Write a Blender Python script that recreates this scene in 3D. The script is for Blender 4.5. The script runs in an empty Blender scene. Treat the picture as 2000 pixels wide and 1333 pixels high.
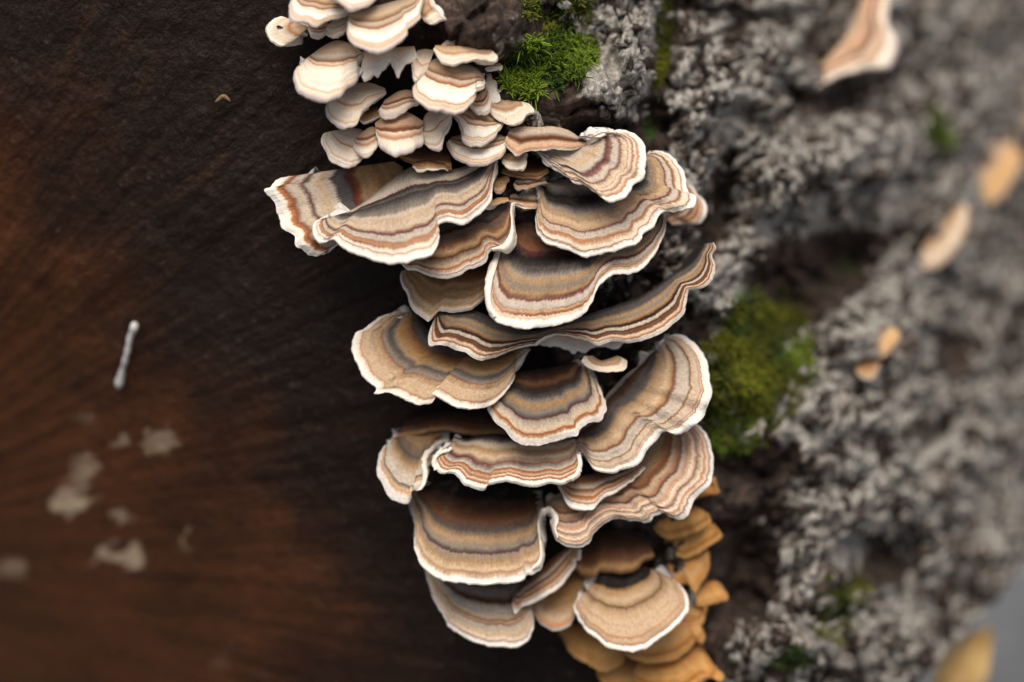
import bpy, math, random
import numpy as np
from mathutils import Matrix, Vector

# ------------------------------------------------------------------ camera, sky, sun, exposure
scene = bpy.context.scene
PITCH = math.radians(32.0)          # the lens looks down on the brackets
LENS, SENSOR, WIDTH_CM = 105.0, 36.0, 20.0
D = LENS / SENSOR * WIDTH_CM        # centimetres from lens to the log's corner
U3 = np.array((1.0, 0.0, 0.0))
V3 = np.array((0.0, math.sin(PITCH), math.cos(PITCH)))
W3 = np.array((0.0, -math.cos(PITCH), math.sin(PITCH)))
T3 = np.array((0.0, 0.0, 0.42))
FOCUS_W = 0.75
cam = bpy.data.cameras.new('camera')
camo = bpy.data.objects.new('camera', cam)
scene.collection.objects.link(camo)
scene.camera = camo
cpos = T3 + W3 * D * 0.01
camo.matrix_world = Matrix(((U3[0], V3[0], W3[0], cpos[0]), (U3[1], V3[1], W3[1], cpos[1]), (U3[2], V3[2], W3[2], cpos[2]), (0, 0, 0, 1)))
cam.lens, cam.sensor_width = LENS, SENSOR
cam.clip_start, cam.clip_end = 0.02, 200.0
cam.dof.use_dof = True
cam.dof.focus_distance = (D - FOCUS_W) * 0.01
cam.dof.aperture_fstop = 5.4

world = bpy.data.worlds.new('World')
scene.world = world
world.use_nodes = True
wn = world.node_tree.nodes
SUN_EL, SUN_AZ = math.radians(72), math.radians(-20)   # azimuth measured from the camera's side of the log
sky = wn.new('ShaderNodeTexSky')
sky.sky_type = 'NISHITA'
sky.sun_disc = False
sky.sun_elevation = SUN_EL
sky.sun_rotation = math.pi + SUN_AZ
sky.air_density, sky.dust_density, sky.ozone_density = 1.0, 6.0, 0.6
wn['Background'].inputs['Strength'].default_value = 0.05
world.node_tree.links.new(sky.outputs[0], wn['Background'].inputs['Color'])
sun = bpy.data.lights.new('sun', 'SUN')
suno = bpy.data.objects.new('sun', sun)
scene.collection.objects.link(suno)
sun.energy, sun.angle, sun.color = 1.5, math.radians(45), (1.0, 0.935, 0.84)
sdir = Vector((-math.sin(SUN_AZ) * -1 * math.cos(SUN_EL), -math.cos(SUN_AZ) * math.cos(SUN_EL), math.sin(SUN_EL)))
suno.rotation_euler = sdir.to_track_quat('Z', 'Y').to_euler()
suno.location = (0, 0, 3)
vs = scene.view_settings
vs.view_transform, vs.look, vs.gamma, vs.use_curve_mapping = 'Standard', 'None', 1.0, False
vs.exposure = 1.18
scene.cycles.max_bounces = 4
scene.cycles.use_denoising = True

# ------------------------------------------------------------------ helpers
rng = np.random.default_rng(7)
C = scene.collection

def P(px, py, w):
    """photo grid (100 = 1 cm at the log's corner) and height towards the lens in cm -> world metres"""
    px, py, w = np.broadcast_arrays(np.asarray(px, float), np.asarray(py, float), np.asarray(w, float))
    s = (D - w) / D
    u = (px - 1000) / 100 * s
    v = -(py - 666.5) / 100 * s
    return T3 + 0.01 * (u[..., None] * U3 + v[..., None] * V3 + w[..., None] * W3)

def lattice(n, seed):
    return np.random.default_rng(seed).random((n, n))

_L = {}
def vnoise(x, y, seed=0):
    if seed not in _L: _L[seed] = lattice(256, 1000 + seed)
    g = _L[seed]
    xi, yi = np.floor(x).astype(int), np.floor(y).astype(int)
    fx, fy = x - xi, y - yi
    fx, fy = fx * fx * (3 - 2 * fx), fy * fy * (3 - 2 * fy)
    a, b = g[xi % 256, yi % 256], g[(xi + 1) % 256, yi % 256]
    c, d = g[xi % 256, (yi + 1) % 256], g[(xi + 1) % 256, (yi + 1) % 256]
    return (a * (1 - fx) + b * fx) * (1 - fy) + (c * (1 - fx) + d * fx) * fy

def fbm(x, y, seed=0, octs=4, gain=0.5):
    t, a, s = 0, 1, 0
    for i in range(octs):
        t = t + a * vnoise(x * 2 ** i, y * 2 ** i, seed + i); s += a; a *= gain
    return t / s

def worley(x, y, seed=0, jit=0.9):
    """F1, F2 and cell id on a jittered grid"""
    if seed not in _L: _L[seed] = lattice(256, 5000 + seed)
    if -seed - 1 not in _L: _L[-seed - 1] = lattice(256, 9000 + seed)
    gx, gy = _L[seed], _L[-seed - 1]
    xi, yi = np.floor(x).astype(int), np.floor(y).astype(int)
    f1 = np.full(x.shape, 9.0); f2 = np.full(x.shape, 9.0); cid = np.zeros(x.shape, int)
    for i in (-1, 0, 1):
        for j in (-1, 0, 1):
            cx, cy = xi + i, yi + j
            px = cx + 0.5 + jit * (gx[cx % 256, cy % 256] - 0.5)
            py = cy + 0.5 + jit * (gy[cx % 256, cy % 256] - 0.5)
            d = np.hypot(px - x, py - y)
            nearer = d < f1
            f2 = np.where(nearer, f1, np.minimum(f2, d))
            cid = np.where(nearer, (cx + 500) * 1000 + cy + 500, cid)
            f1 = np.where(nearer, d, f1)
    return f1, f2, cid

def noise1(n, step, seed):
    """smooth 1-D noise in -1..1 with a knot each `step` samples"""
    r = np.random.default_rng(seed)
    k = max(2, int(n / max(step, 1)) + 3)
    v = r.random(k) * 2 - 1
    x = np.linspace(0, k - 2.001, n)
    i = x.astype(int); f = x - i; f = f * f * (3 - 2 * f)
    return v[i] * (1 - f) + v[i + 1] * f

def curve(pts, n):
    """smooth curve through the points, n samples even in length"""
    p = np.asarray(pts, float)
    if len(p) == 2:
        d = np.linspace(0, 1, 20)[:, None]; q = p[0] * (1 - d) + p[1] * d
    else:
        e = np.vstack([2 * p[0] - p[1], p, 2 * p[-1] - p[-2]])
        q = []
        for i in range(1, len(e) - 2):
            t = np.linspace(0, 1, 14, endpoint=False)[:, None]
            a, b, c, d = e[i - 1], e[i], e[i + 1], e[i + 2]
            q.append(0.5 * (2 * b + (c - a) * t + (2 * a - 5 * b + 4 * c - d) * t ** 2 + (3 * b - a - 3 * c + d) * t ** 3))
        q = np.vstack(q + [p[-1:]])
    L = np.concatenate([[0], np.cumsum(np.hypot(*np.diff(q, axis=0).T))])
    s = np.linspace(0, L[-1], n)
    return np.stack([np.interp(s, L, q[:, 0]), np.interp(s, L, q[:, 1])], 1), L[-1]

def mesh(name, verts, faces, mat, parent=None, loc=None, uv=None, attrs=None, smooth=True):
    verts = np.asarray(verts, float).reshape(-1, 3)
    loc = np.zeros(3) if loc is None else np.asarray(loc, float)
    faces = np.asarray(faces, np.int32)
    k = faces.shape[1]
    me = bpy.data.meshes.new(name)
    me.vertices.add(len(verts)); me.vertices.foreach_set('co', (verts - loc).astype(np.float32).ravel())
    me.loops.add(faces.size); me.loops.foreach_set('vertex_index', faces.ravel())
    me.polygons.add(len(faces))
    me.polygons.foreach_set('loop_start', np.arange(0, faces.size, k, dtype=np.int32))
    me.polygons.foreach_set('loop_total', np.full(len(faces), k, np.int32))
    me.polygons.foreach_set('use_smooth', np.full(len(faces), smooth, bool))
    if uv is not None:
        l = me.uv_layers.new(name='UVMap')
        l.data.foreach_set('uv', np.asarray(uv, np.float32).reshape(-1, 2)[faces.ravel()].ravel())
    for an, av in (attrs or {}).items():
        at = me.attributes.new(an, 'FLOAT', 'POINT')
        at.data.foreach_set('value', np.asarray(av, np.float32).ravel())
    me.update(calc_edges=True)
    me.validate()
    me.materials.append(mat)
    o = bpy.data.objects.new(name, me)
    C.objects.link(o)
    if parent is not None:
        o.parent = parent
    else:
        o.location = loc
    return o

def grid_faces(n, m, flip=False):
    i = np.arange(n - 1)[:, None] * m + np.arange(m - 1)[None]
    f = np.stack([i, i + 1, i + m + 1, i + m], -1).reshape(-1, 4)
    return f[:, ::-1] if flip else f

def empty(name, loc, label, cat, group=None):
    o = bpy.data.objects.new(name, None)
    o.empty_display_size = 0.01
    o.location = loc
    C.objects.link(o)
    tag(o, label, cat, group)
    return o

def tag(o, label=None, cat=None, group=None, kind=None):
    if label: o['label'] = label
    if cat: o['category'] = cat
    if group: o['group'] = group
    if kind: o['kind'] = kind
    return o

# ------------------------------------------------------------------ node helpers
class NT:
    def __init__(self, name):
        self.m = bpy.data.materials.new(name); self.m.use_nodes = True
        self.t = self.m.node_tree; self.b = self.t.nodes['Principled BSDF']
    def n(self, kind, **kw):
        x = self.t.nodes.new('ShaderNode' + kind)
        for a, b in kw.items(): setattr(x, a, b)
        return x
    def put(self, sock, val):
        if hasattr(val, 'links'): self.t.links.new(val, sock)
        elif val is not None: sock.default_value = val
    def math(self, op, a, b=None, clamp=False):
        x = self.n('Math', operation=op, use_clamp=clamp)
        self.put(x.inputs[0], a)
        if b is not None: self.put(x.inputs[1], b)
        return x.outputs[0]
    def noise(self, vec, scale, detail=3, rough=0.55, dim='3D'):
        x = self.n('TexNoise', noise_dimensions=dim)
        if vec is not None: self.put(x.inputs['Vector'], vec)
        x.inputs['Scale'].default_value = scale; x.inputs['Detail'].default_value = detail; x.inputs['Roughness'].default_value = rough
        return x.outputs[0]
    def ramp(self, fac, stops, interp='LINEAR'):
        x = self.n('ValToRGB'); r = x.color_ramp; r.interpolation = interp
        while len(r.elements) > 1: r.elements.remove(r.elements[-1])
        for i, (p, c) in enumerate(stops):
            e = r.elements[0] if i == 0 else r.elements.new(min(max(p, 0), 1))
            e.position = min(max(p, 0), 1)
            e.color = (*c, 1) if len(c) == 3 else c
        self.put(x.inputs[0], fac)
        return x.outputs[0]
    def mix(self, fac, a, b, mode='MIX'):
        x = self.n('Mix', data_type='RGBA', blend_type=mode)
        self.put(x.inputs[0], fac)
        self.put(x.inputs[6], (*a, 1) if isinstance(a, tuple) else a)
        self.put(x.inputs[7], (*b, 1) if isinstance(b, tuple) else b)
        return x.outputs[2]
    def comb(self, x, y, z=0.0):
        c = self.n('CombineXYZ'); self.put(c.inputs[0], x); self.put(c.inputs[1], y); self.put(c.inputs[2], z)
        return c.outputs[0]
    def bump(self, h, dist, strength=1.0):
        b = self.n('Bump'); b.inputs['Strength'].default_value = strength; b.inputs['Distance'].default_value = dist
        self.put(b.inputs['Height'], h); self.put(self.b.inputs['Normal'], b.outputs[0])
    def grey(self, f, lo, hi):
        return self.ramp(f, [(lo, (0, 0, 0)), (hi, (1, 1, 1))])

# ------------------------------------------------------------------ shape of the log (cm towards the lens)
def corner_x(py): return 850 + 0.34 * py
def surf(px, py):
    px, py = np.asarray(px, float), np.asarray(py, float)
    t = (px - corner_x(py)) / 100
    wc = -0.30 * (py - 300) / 100
    left = -np.minimum(t, 0) ** 2 * (0.010 + 0.012 * np.clip((py - 100) / 500, 0, 3) ** 1.5)
    tr = np.maximum(t, 0)
    return wc + left - (0.20 * tr + 0.125 * tr ** 2)

BUMPS = [  # centre, radii, angle, height cm : swellings and pits of the bark
    (945, 35, 90, 70, 0, 0.9), (1090, 215, 85, 50, -10, 0.55), (1080, 110, 90, 55, -15, 0.35),
    (1225, 130, 55, 150, 8, 0.75), (1150, 258, 26, 18, 0, -1.1), (1020, 130, 40, 30, 0, -0.5),
    (1300, 90, 28, 160, 6, -0.9), (1400, 150, 70, 160, 12, 0.5), (1640, 300, 190, 85, -25, 1.1), (1410, 380, 30, 110, 15, -1.1),
    (1660, 190, 110, 40, -20, -1.2), (1600, 540, 150, 70, -30, -1.5), (1450, 500, 60, 80, 0, -0.4),
    (1420, 570, 60, 90, 35, 0.75), (1500, 740, 110, 130, -50, 0.5), (1560, 850, 80, 45, -20, 0.6), (1700, 620, 60, 200, 20, 0.7),
    (1500, 940, 110, 60, -10, 0.15), (1470, 1060, 70, 40, -20, -0.9), (1560, 1120, 45, 120, 15, 0.6), (1450, 1150, 60, 50, -30, -0.9),
    (1740, 1090, 60, 70, 20, -0.9), (1700, 950, 120, 110, 0, 0.5), (1850, 800, 150, 90, 30, 0.6), (1800, 1010, 90, 60, 0, 0.4), (1480, 1240, 90, 60, 0, 0.3),
    (1620, 1250, 120, 60, -10, 0.4), (1900, 620, 110, 70, -30, -0.5), (1850, 700, 40, 60, 0, -0.6), (1730, 420, 80, 50, 0, 0.3)]
def bark_h(px, py):
    h = 0
    for cx, cy, rx, ry, a, z in BUMPS:
        a = math.radians(a); dx, dy = px - cx, py - cy
        u, v = (dx * math.cos(a) + dy * math.sin(a)) / rx, (-dx * math.sin(a) + dy * math.cos(a)) / ry
        h = h + (1.25 if z > 0 else 1.7) * z * np.exp(-(u * u + v * v))
    return h

# ------------------------------------------------------------------ materials of the log
def make_wood():
    k = NT('wet_sawn_wood')
    uv = k.n('UVMap').outputs[0]
    tc = k.n('TexCoord').outputs['Object']
    s = k.n('SeparateXYZ'); k.put(s.inputs[0], uv)
    th, r = s.outputs[0], s.outputs[1]          # arc position (cm) and radius (cm) about the pith
    warp = k.noise(tc, 25, 3, 0.6)
    th = k.math('ADD', th, k.math('MULTIPLY', warp, 0.5))
    rays = k.noise(k.comb(k.math('MULTIPLY', th, 2.6), k.math('MULTIPLY', r, 0.30)), 1.0, 4, 0.6)
    fine = k.noise(k.comb(k.math('MULTIPLY', th, 11.0), k.math('MULTIPLY', r, 5.0)), 1.0, 4, 0.65)
    grain = k.noise(tc, 420, 4, 0.65)
    blot = k.noise(tc, 34, 5, 0.6)
    worn = k.n('Attribute', attribute_name='worn').outputs['Fac']
    wood_tone = k.math('ADD', k.math('ADD', k.math('MULTIPLY', k.n('Attribute', attribute_name='darkening').outputs['Fac'], 0.46), 0.31), k.math('MULTIPLY', k.math('SUBTRACT', blot, 0.5), 0.6))
    col = k.ramp(wood_tone, [(0.22, (0.125, 0.042, 0.013)), (0.40, (0.076, 0.026, 0.009)), (0.56, (0.031, 0.0125, 0.0062)), (0.72, (0.0145, 0.0078, 0.005)), (1.0, (0.0105, 0.0062, 0.0042))])
    col = k.mix(k.math('MULTIPLY', k.grey(rays, 0.56, 0.78), 0.6), col, k.mix(0.30, col, (0.14, 0.06, 0.026)))
    col = k.mix(k.math('MULTIPLY', k.grey(rays, 0.48, 0.25), 0.5), col, (0.010, 0.006, 0.005))
    col = k.mix(k.grey(fine, 0.58, 0.80), col, k.mix(0.30, col, (0.15, 0.085, 0.06)))
    col = k.mix(k.math('MULTIPLY', k.grey(fine, 0.48, 0.30), 0.6), col, (0.008, 0.005, 0.004))
    col = k.mix(k.grey(grain, 0.62, 0.78), col, k.mix(0.30, col, (0.20, 0.14, 0.12)))
    wf = k.math('ADD', worn, k.math('MULTIPLY', k.math('SUBTRACT', grain, 0.5), 0.35))
    col = k.mix(k.grey(wf, 0.22, 0.75), col, (0.46, 0.34, 0.225))
    k.put(k.b.inputs['Base Color'], col)
    k.b.inputs['Roughness'].default_value = 0.60
    k.b.inputs['Specular IOR Level'].default_value = 0.16
    k.bump(k.math('ADD', rays, k.math('ADD', fine, grain)), 0.0008, 0.9)
    return k.m

def make_bark():
    k = NT('bark_with_lichen')
    tc = k.n('TexCoord').outputs['Object']
    li = k.n('Attribute', attribute_name='lichen').outputs['Fac']
    mo = k.n('Attribute', attribute_name='moss').outputs['Fac']
    n1 = k.noise(tc, 260, 5, 0.65); n2 = k.noise(tc, 900, 4, 0.6); n3 = k.noise(tc, 70, 3, 0.5)
    brown = k.ramp(n1, [(0.30, (0.013, 0.009, 0.007)), (0.50, (0.042, 0.028, 0.021)), (0.66, (0.10, 0.070, 0.054)), (0.80, (0.20, 0.15, 0.12))])
    grey = k.ramp(n2, [(0.25, (0.11, 0.097, 0.08)), (0.45, (0.25, 0.23, 0.20)), (0.62, (0.43, 0.41, 0.375)), (0.8, (0.64, 0.62, 0.58))])
    grey = k.mix(k.grey(n3, 0.56, 0.74), grey, k.mix(0.55, grey, (0.21, 0.145, 0.10)))
    f = k.math('ADD', li, k.math('MULTIPLY', k.math('SUBTRACT', n1, 0.5), 1.5))
    col = k.mix(k.grey(f, 0.36, 0.62), brown, grey)
    g = k.ramp(n2, [(0.3, (0.012, 0.026, 0.004)), (0.7, (0.055, 0.10, 0.010))])
    f2 = k.math('ADD', mo, k.math('MULTIPLY', k.math('SUBTRACT', n1, 0.5), 0.9))
    col = k.mix(k.grey(f2, 0.42, 0.62), col, g)
    k.put(k.b.inputs['Base Color'], col)
    k.b.inputs['Roughness'].default_value = 0.85
    k.b.inputs['Specular IOR Level'].default_value = 0.25
    k.bump(k.math('ADD', n2, k.math('MULTIPLY', n1, 1.2)), 0.0009, 0.9)
    return k.m

def plain(name, c1, c2, scale=150, rough=0.85, dist=0.0003, attr=None):
    k = NT(name)
    tc = k.n('TexCoord').outputs['Object']
    n = k.noise(tc, scale, 4, 0.6)
    fac = n if attr is None else k.n('Attribute', attribute_name=attr).outputs['Fac']
    k.put(k.b.inputs['Base Color'], k.ramp(fac, [(0.3, c1), (0.7, c2)] if attr is None else [(0, c1), (1, c2)]))
    k.b.inputs['Roughness'].default_value = rough
    k.b.inputs['Specular IOR Level'].default_value = 0.25
    k.bump(n, dist)
    return k.m

M_WOOD, M_BARK = make_wood(), make_bark()
M_PALE = plain('pale_crust', (0.22, 0.15, 0.09), (0.52, 0.44, 0.33), 500)
M_TWIG = plain('bleached_twig', (0.26, 0.24, 0.22), (0.72, 0.70, 0.67), 260)
M_GROUND = plain('damp_gravel_soil', (0.05, 0.055, 0.06), (0.15, 0.155, 0.16), 60, dist=0.003)
M_PORE = plain('white_pores', (0.62, 0.58, 0.52), (0.78, 0.75, 0.70), 2200, dist=0.0002)
M_MOSS = plain('moss_green', (0.016, 0.040, 0.003), (0.22, 0.31, 0.022), 400, attr='tone', dist=0.0)
M_MOSSD = plain('moss_olive', (0.020, 0.028, 0.004), (0.24, 0.25, 0.022), 400, attr='tone', dist=0.0)

# ------------------------------------------------------------------ ground
gm = bpy.data.meshes.new('ground')
gm.from_pydata([(-60, -60, 0), (60, -60, 0), (60, 60, 0), (-60, 60, 0)], [], [(0, 1, 2, 3)])
gm.materials.append(M_GROUND)
ground = bpy.data.objects.new('ground', gm); C.objects.link(ground)
tag(ground, kind='structure')

# ------------------------------------------------------------------ the log: sawn face and bark plates
log_loc = P(1000, 600, float(surf(1000, 600)) - 6)
LOG = empty('log', log_loc, 'dark wet log with a sawn end and rough grey lichen-covered bark', 'log')

def face_grid():
    xs = np.concatenate([np.arange(-1300, -420, 22.0), np.arange(-420, 1500, 6.0)]); ys = np.arange(-320, 1700, 6.0)
    X, Y = np.meshgrid(xs, ys, indexing='ij')
    cx = corner_x(Y) + 40 * (fbm(Y / 70, Y * 0 + 3, 3) - 0.5)
    X = np.minimum(X, cx)                      # all columns past the edge gather on it
    X = cx - (cx - X) * 1.0
    w = surf(X, Y)
    rx, ry = (X + 420) / 100, (Y - 1070) / 100
    r = np.hypot(rx, ry); th = np.arctan2(ry, rx)
    rough = 0.10 * (fbm(th * 60, r * 0.4, 11, 3) - 0.5) + 0.10 * (fbm(X / 40, Y / 40, 21, 4) - 0.5) + 0.35 * (fbm(X / 260, Y / 260, 27, 2) - 0.5)
    w = w + rough - 0.15
    ok = xs[:-1, None] < (corner_x(ys) + 30)[None, :-1]
    f = grid_faces(*X.shape)[ok.ravel()]
    uv = np.stack([th * 9.0, r], -1)
    st = np.zeros_like(X)                      # worn patches where the dark skin of the cut has come off
    sx, sy = X + 26 * (fbm(X / 22, Y / 22, 33, 3) - 0.5) * 2, Y + 26 * (fbm(X / 22, Y / 22, 37, 3) - 0.5) * 2
    for cx_, cy_, rx_, ry_, z_ in ((135, 975, 50, 26, 1), (165, 912, 26, 34, 0.6), (150, 940, 30, 30, 0.5), (238, 1088, 52, 22, 1), (232, 1010, 24, 11, 0.6), (312, 862, 46, 30, 0.6), (232, 868, 24, 18, 0.5), (165, 815, 40, 14, 0.35), (15, 1112, 36, 26, 0.55), (365, 1050, 12, 34, 0.4), (430, 1290, 40, 50, 0.25)):
        st = np.maximum(st, z_ * np.exp(-(((sx - cx_) / rx_) ** 2 + ((sy - cy_) / ry_) ** 2) ** 1.5))
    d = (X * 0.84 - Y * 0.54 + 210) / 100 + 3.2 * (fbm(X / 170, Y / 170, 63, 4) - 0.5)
    d = np.clip((d + 2.2) / 6.0, 0, 1)             # wood darkens towards the upper right, border broken by noise
    darkening = d * d * (3 - 2 * d)
    return P(X, Y, w), f, uv, st, darkening
v, f, uv, st, darkening = face_grid()
mesh('sawn_face', v, f[:, ::-1], M_WOOD, LOG, log_loc, uv, {'worn': st, 'darkening': darkening})

def bark_grid(step=3.2):
    xs = np.concatenate([np.arange(800, 1500, step), np.arange(1500, 2420, step * 1.6)]); ys = np.arange(-260, 1640, step)
    X, Y = np.meshgrid(xs, ys, indexing='ij')
    wx = X + 70 * (fbm(X / 110, Y / 110, 31, 3) - 0.5) * 2
    wy = Y + 70 * (fbm(X / 110, Y / 110, 41, 3) - 0.5) * 2
    a = math.radians(-24)
    along, across = wx * math.cos(a) + wy * math.sin(a), -wx * math.sin(a) + wy * math.cos(a)
    f1, f2, cid = worley(along / 250, across / 150, 51)
    gap = np.clip((f2 - f1) / 0.30, 0, 1)
    plate = gap * gap * (3 - 2 * gap)
    q1, q2, _ = worley(wx / 34 + 0.3 * fbm(Y / 30, X / 30, 8), wy / 46, 61)
    crumbs = np.sqrt(np.clip(1 - (q1 / 0.75) ** 2, 0, 1))
    s1, s2, _ = worley(X / 15 + wy / 90, Y / 17, 71)
    small = np.sqrt(np.clip(1 - (s1 / 0.75) ** 2, 0, 1))
    big = fbm(X / 90, Y / 90, 81, 4)
    near = np.clip((X - corner_x(Y)) / 100, -1, 9)
    h = 0.60 * (plate - 0.6) + 0.55 * (crumbs - 0.4) * np.clip(2.6 * big - 0.65, 0.12, 1.3) + 0.24 * (small - 0.4) * np.clip(2.4 * fbm(X / 50, Y / 50, 87, 2) - 0.5, 0.2, 1.3) + 1.3 * (big - 0.5)
    b = bark_h(X, Y)
    h = h * np.clip(0.45 + 0.25 * near, 0.35, 1.15) + b
    w = surf(X, Y) + h + 0.1
    w = np.where(near < 0, np.minimum(w, surf(X, Y) - 0.1 + near * 1.2 + 0.0 * w) + np.maximum(b, 0) * 1.0, w)
    # colour: grey lichen on what stands proud, brown close to the brackets and in the pits
    lich = -0.32 + 0.16 * plate + 0.30 * crumbs + 0.20 * small + 0.9 * (big - 0.5) + 0.75 * (fbm(X / 120, Y / 120, 91, 4) - 0.45) + 0.085 * np.clip(near, 0, 5) + 0.38 * np.minimum(b, 0.9) + 0.10 * np.minimum(b, 0) + 0.9 * (fbm(along / 260, across / 110, 93, 3) - 0.5)
    for cx, cy, rx, ry, z in ((930, 40, 120, 110, -0.9), (1090, 210, 110, 70, -0.7), (1500, 950, 150, 110, -0.7), (1460, 1200, 140, 130, -0.55), (1600, 560, 140, 90, -0.45), (1330, 500, 80, 120, -0.2),
                              (1225, 130, 60, 150, 0.25), (1640, 300, 180, 90, 0.25), (1570, 850, 90, 60, 0.35), (1560, 1120, 50, 130, 0.35), (1420, 600, 60, 80, 0.4), (1440, 1333, 140, 120, -0.3), (1270, 560, 70, 110, -0.6), (1250, 680, 80, 60, -0.6)):  # brown spots amid the brackets put their gap shade into the colour
        lich = lich + z * np.exp(-((X - cx) / rx) ** 2 - ((Y - cy) / ry) ** 2)
    moss = np.zeros_like(X)
    for cx, cy, rx, ry, z in MOSS_AREAS:
        moss = np.maximum(moss, z * np.exp(-((X - cx) / rx) ** 2 - ((Y - cy) / ry) ** 2))
    moss = moss + 0.35 * (fbm(X / 120, Y / 120, 97, 3) - 0.55) * (b < 0.3)
    return X, Y, w, lich, moss, cid, near
MOSS_AREAS = [(1075, 120, 90, 60, 1.0), (1090, 20, 80, 40, 0.8), (1295, 70, 20, 130, 0.9), (1470, 700, 90, 150, 1.0), (1420, 830, 60, 70, 0.9), (1560, 690, 45, 60, 0.6),
              (1825, 260, 25, 45, 0.8), (1810, 320, 60, 40, 0.5), (1640, 1190, 80, 90, 0.6), (1590, 1010, 60, 60, 0.55), (1540, 1290, 60, 40, 0.6), (1270, 255, 20, 40, 0.7), (1640, 520, 60, 40, 0.55), (1820, 800, 50, 40, 0.5)]
BX, BY, BW, BL, BM, BC, BN = bark_grid()
BV = P(BX, BY, BW)
n, m = BX.shape
F = grid_faces(n, m)[:, ::-1]
fx, fy = BX.ravel()[F].mean(1), BY.ravel()[F].mean(1)
keep = (fx > corner_x(fy) - 75) & ((fx - 1985) * 0.72 + (fy - 1130) * 0.69 < 0)
F = F[keep]
fc = BC.ravel()[F[:, 0]]
uniq, cnt = np.unique(fc, return_counts=True)
V3f = BV.reshape(-1, 3)
for cidv in uniq[np.argsort(-cnt)]:
    ff = F[fc == cidv]
    ids, inv = np.unique(ff, return_inverse=True)
    mesh('bark_plate', V3f[ids], inv.reshape(-1, 4), M_BARK, LOG, log_loc, attrs={'lichen': BL.ravel()[ids], 'moss': BM.ravel()[ids]})

def bark_at(px, py):
    """height of the bark at photo-grid points"""
    xs, ys = BX[:, 0], BY[0]
    i = np.clip(np.searchsorted(xs, px), 0, len(xs) - 1); j = np.clip(np.searchsorted(ys, py), 0, len(ys) - 1)
    return BW[i, j]


# granules of lichen and weathered cork standing on the bark: too many to count
def granules(n=17000, seed=77):
    r = np.random.default_rng(seed)
    px = 900 + r.random(n) * 1250; py = -120 + r.random(n) * 1560
    near = (px - corner_x(py)) / 100
    a = math.radians(-24); bh = bark_h(px, py)
    dens = fbm(px / 60, py / 60, 171, 3) + 0.04 * np.clip(near, 0, 4) + 0.15 * bh + 0.2 * np.minimum(bh, 0) + 0.9 * (fbm((px * math.cos(a) + py * math.sin(a)) / 260, (-px * math.sin(a) + py * math.cos(a)) / 110, 93, 3) - 0.5)
    for cx, cy, rx, ry, z in ((930, 40, 130, 120, 0.6), (1090, 170, 120, 110, 0.6), (1470, 720, 90, 150, 0.5), (1480, 960, 120, 80, 0.2), (1460, 1200, 110, 110, 0.2), (1600, 550, 120, 70, 0.3), (1370, 1130, 70, 210, 0.9)):
        dens = dens - z * np.exp(-((px - cx) / rx) ** 2 - ((py - cy) / ry) ** 2)
    ok = (near > 0.2 + 1.3 * ((py > 300) & (py < 1400)) * r.random(n)) & (dens > 0.50) & ((px - 1975) * 0.72 + (py - 1120) * 0.69 < 0)
    px, py = px[ok], py[ok]; n = len(px)
    size = 0.035 + 0.10 * r.random(n) ** 2.5 + 0.10 * np.clip(bark_h(px, py), 0, 0.8) * r.random(n) ** 2 + 0.015 * np.clip((px - 1400) / 100, 0, 5) * r.random(n)
    lon, lat = np.meshgrid(np.arange(6) / 6 * 2 * np.pi, np.array([0.35, 0.95, 1.6]), indexing='xy')
    unit = np.stack([np.sin(lat) * np.cos(lon), np.sin(lat) * np.sin(lon), np.cos(lat)], -1).reshape(-1, 3)
    unit = np.vstack([[(0, 0, 1.0)], unit])
    tri = [(0, 1 + j, 1 + (j + 1) % 6) for j in range(6)]
    for l in (0, 1):
        for j in range(6):
            a, b = 1 + l * 6 + j, 1 + l * 6 + (j + 1) % 6
            tri += [(a, a + 6, b + 6), (a, b + 6, b)]
    q = unit[None] * (0.65 + 0.7 * r.random((n, 19, 1)))
    ang = r.random(n) * 0.9 - 0.1 + 1.2 * (r.random(n) < 0.4)
    el = 1 + 1.3 * r.random(n)
    x, y = q[..., 0] * el[:, None], q[..., 1] * 0.8
    u = x * np.cos(ang)[:, None] - y * np.sin(ang)[:, None]; v = x * np.sin(ang)[:, None] + y * np.cos(ang)[:, None]
    w = q[..., 2] * (0.7 + 0.8 * r.random(n))[:, None]
    base = P(px, py, bark_at(px, py) + size * 0.1)
    V = base[:, None] + 0.01 * size[:, None, None] * (u[..., None] * U3 + v[..., None] * V3 + w[..., None] * W3)
    F_ = (np.asarray(tri)[None] + (np.arange(n) * 19)[:, None, None]).reshape(-1, 3)
    li = np.repeat(np.clip(0.12 + 0.72 * r.random(n) + 0.10 * np.clip(bark_h(px, py), -1, 1) + 0.3 * (fbm(px / 90, py / 90, 177, 2) - 0.5), 0.1, 1.0), 19)
    o = mesh('lichen_granules', V.reshape(-1, 3), F_, M_BARK, LOG, log_loc, attrs={'lichen': li, 'moss': li * 0})
    o['kind'] = 'stuff'
granules()
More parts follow.
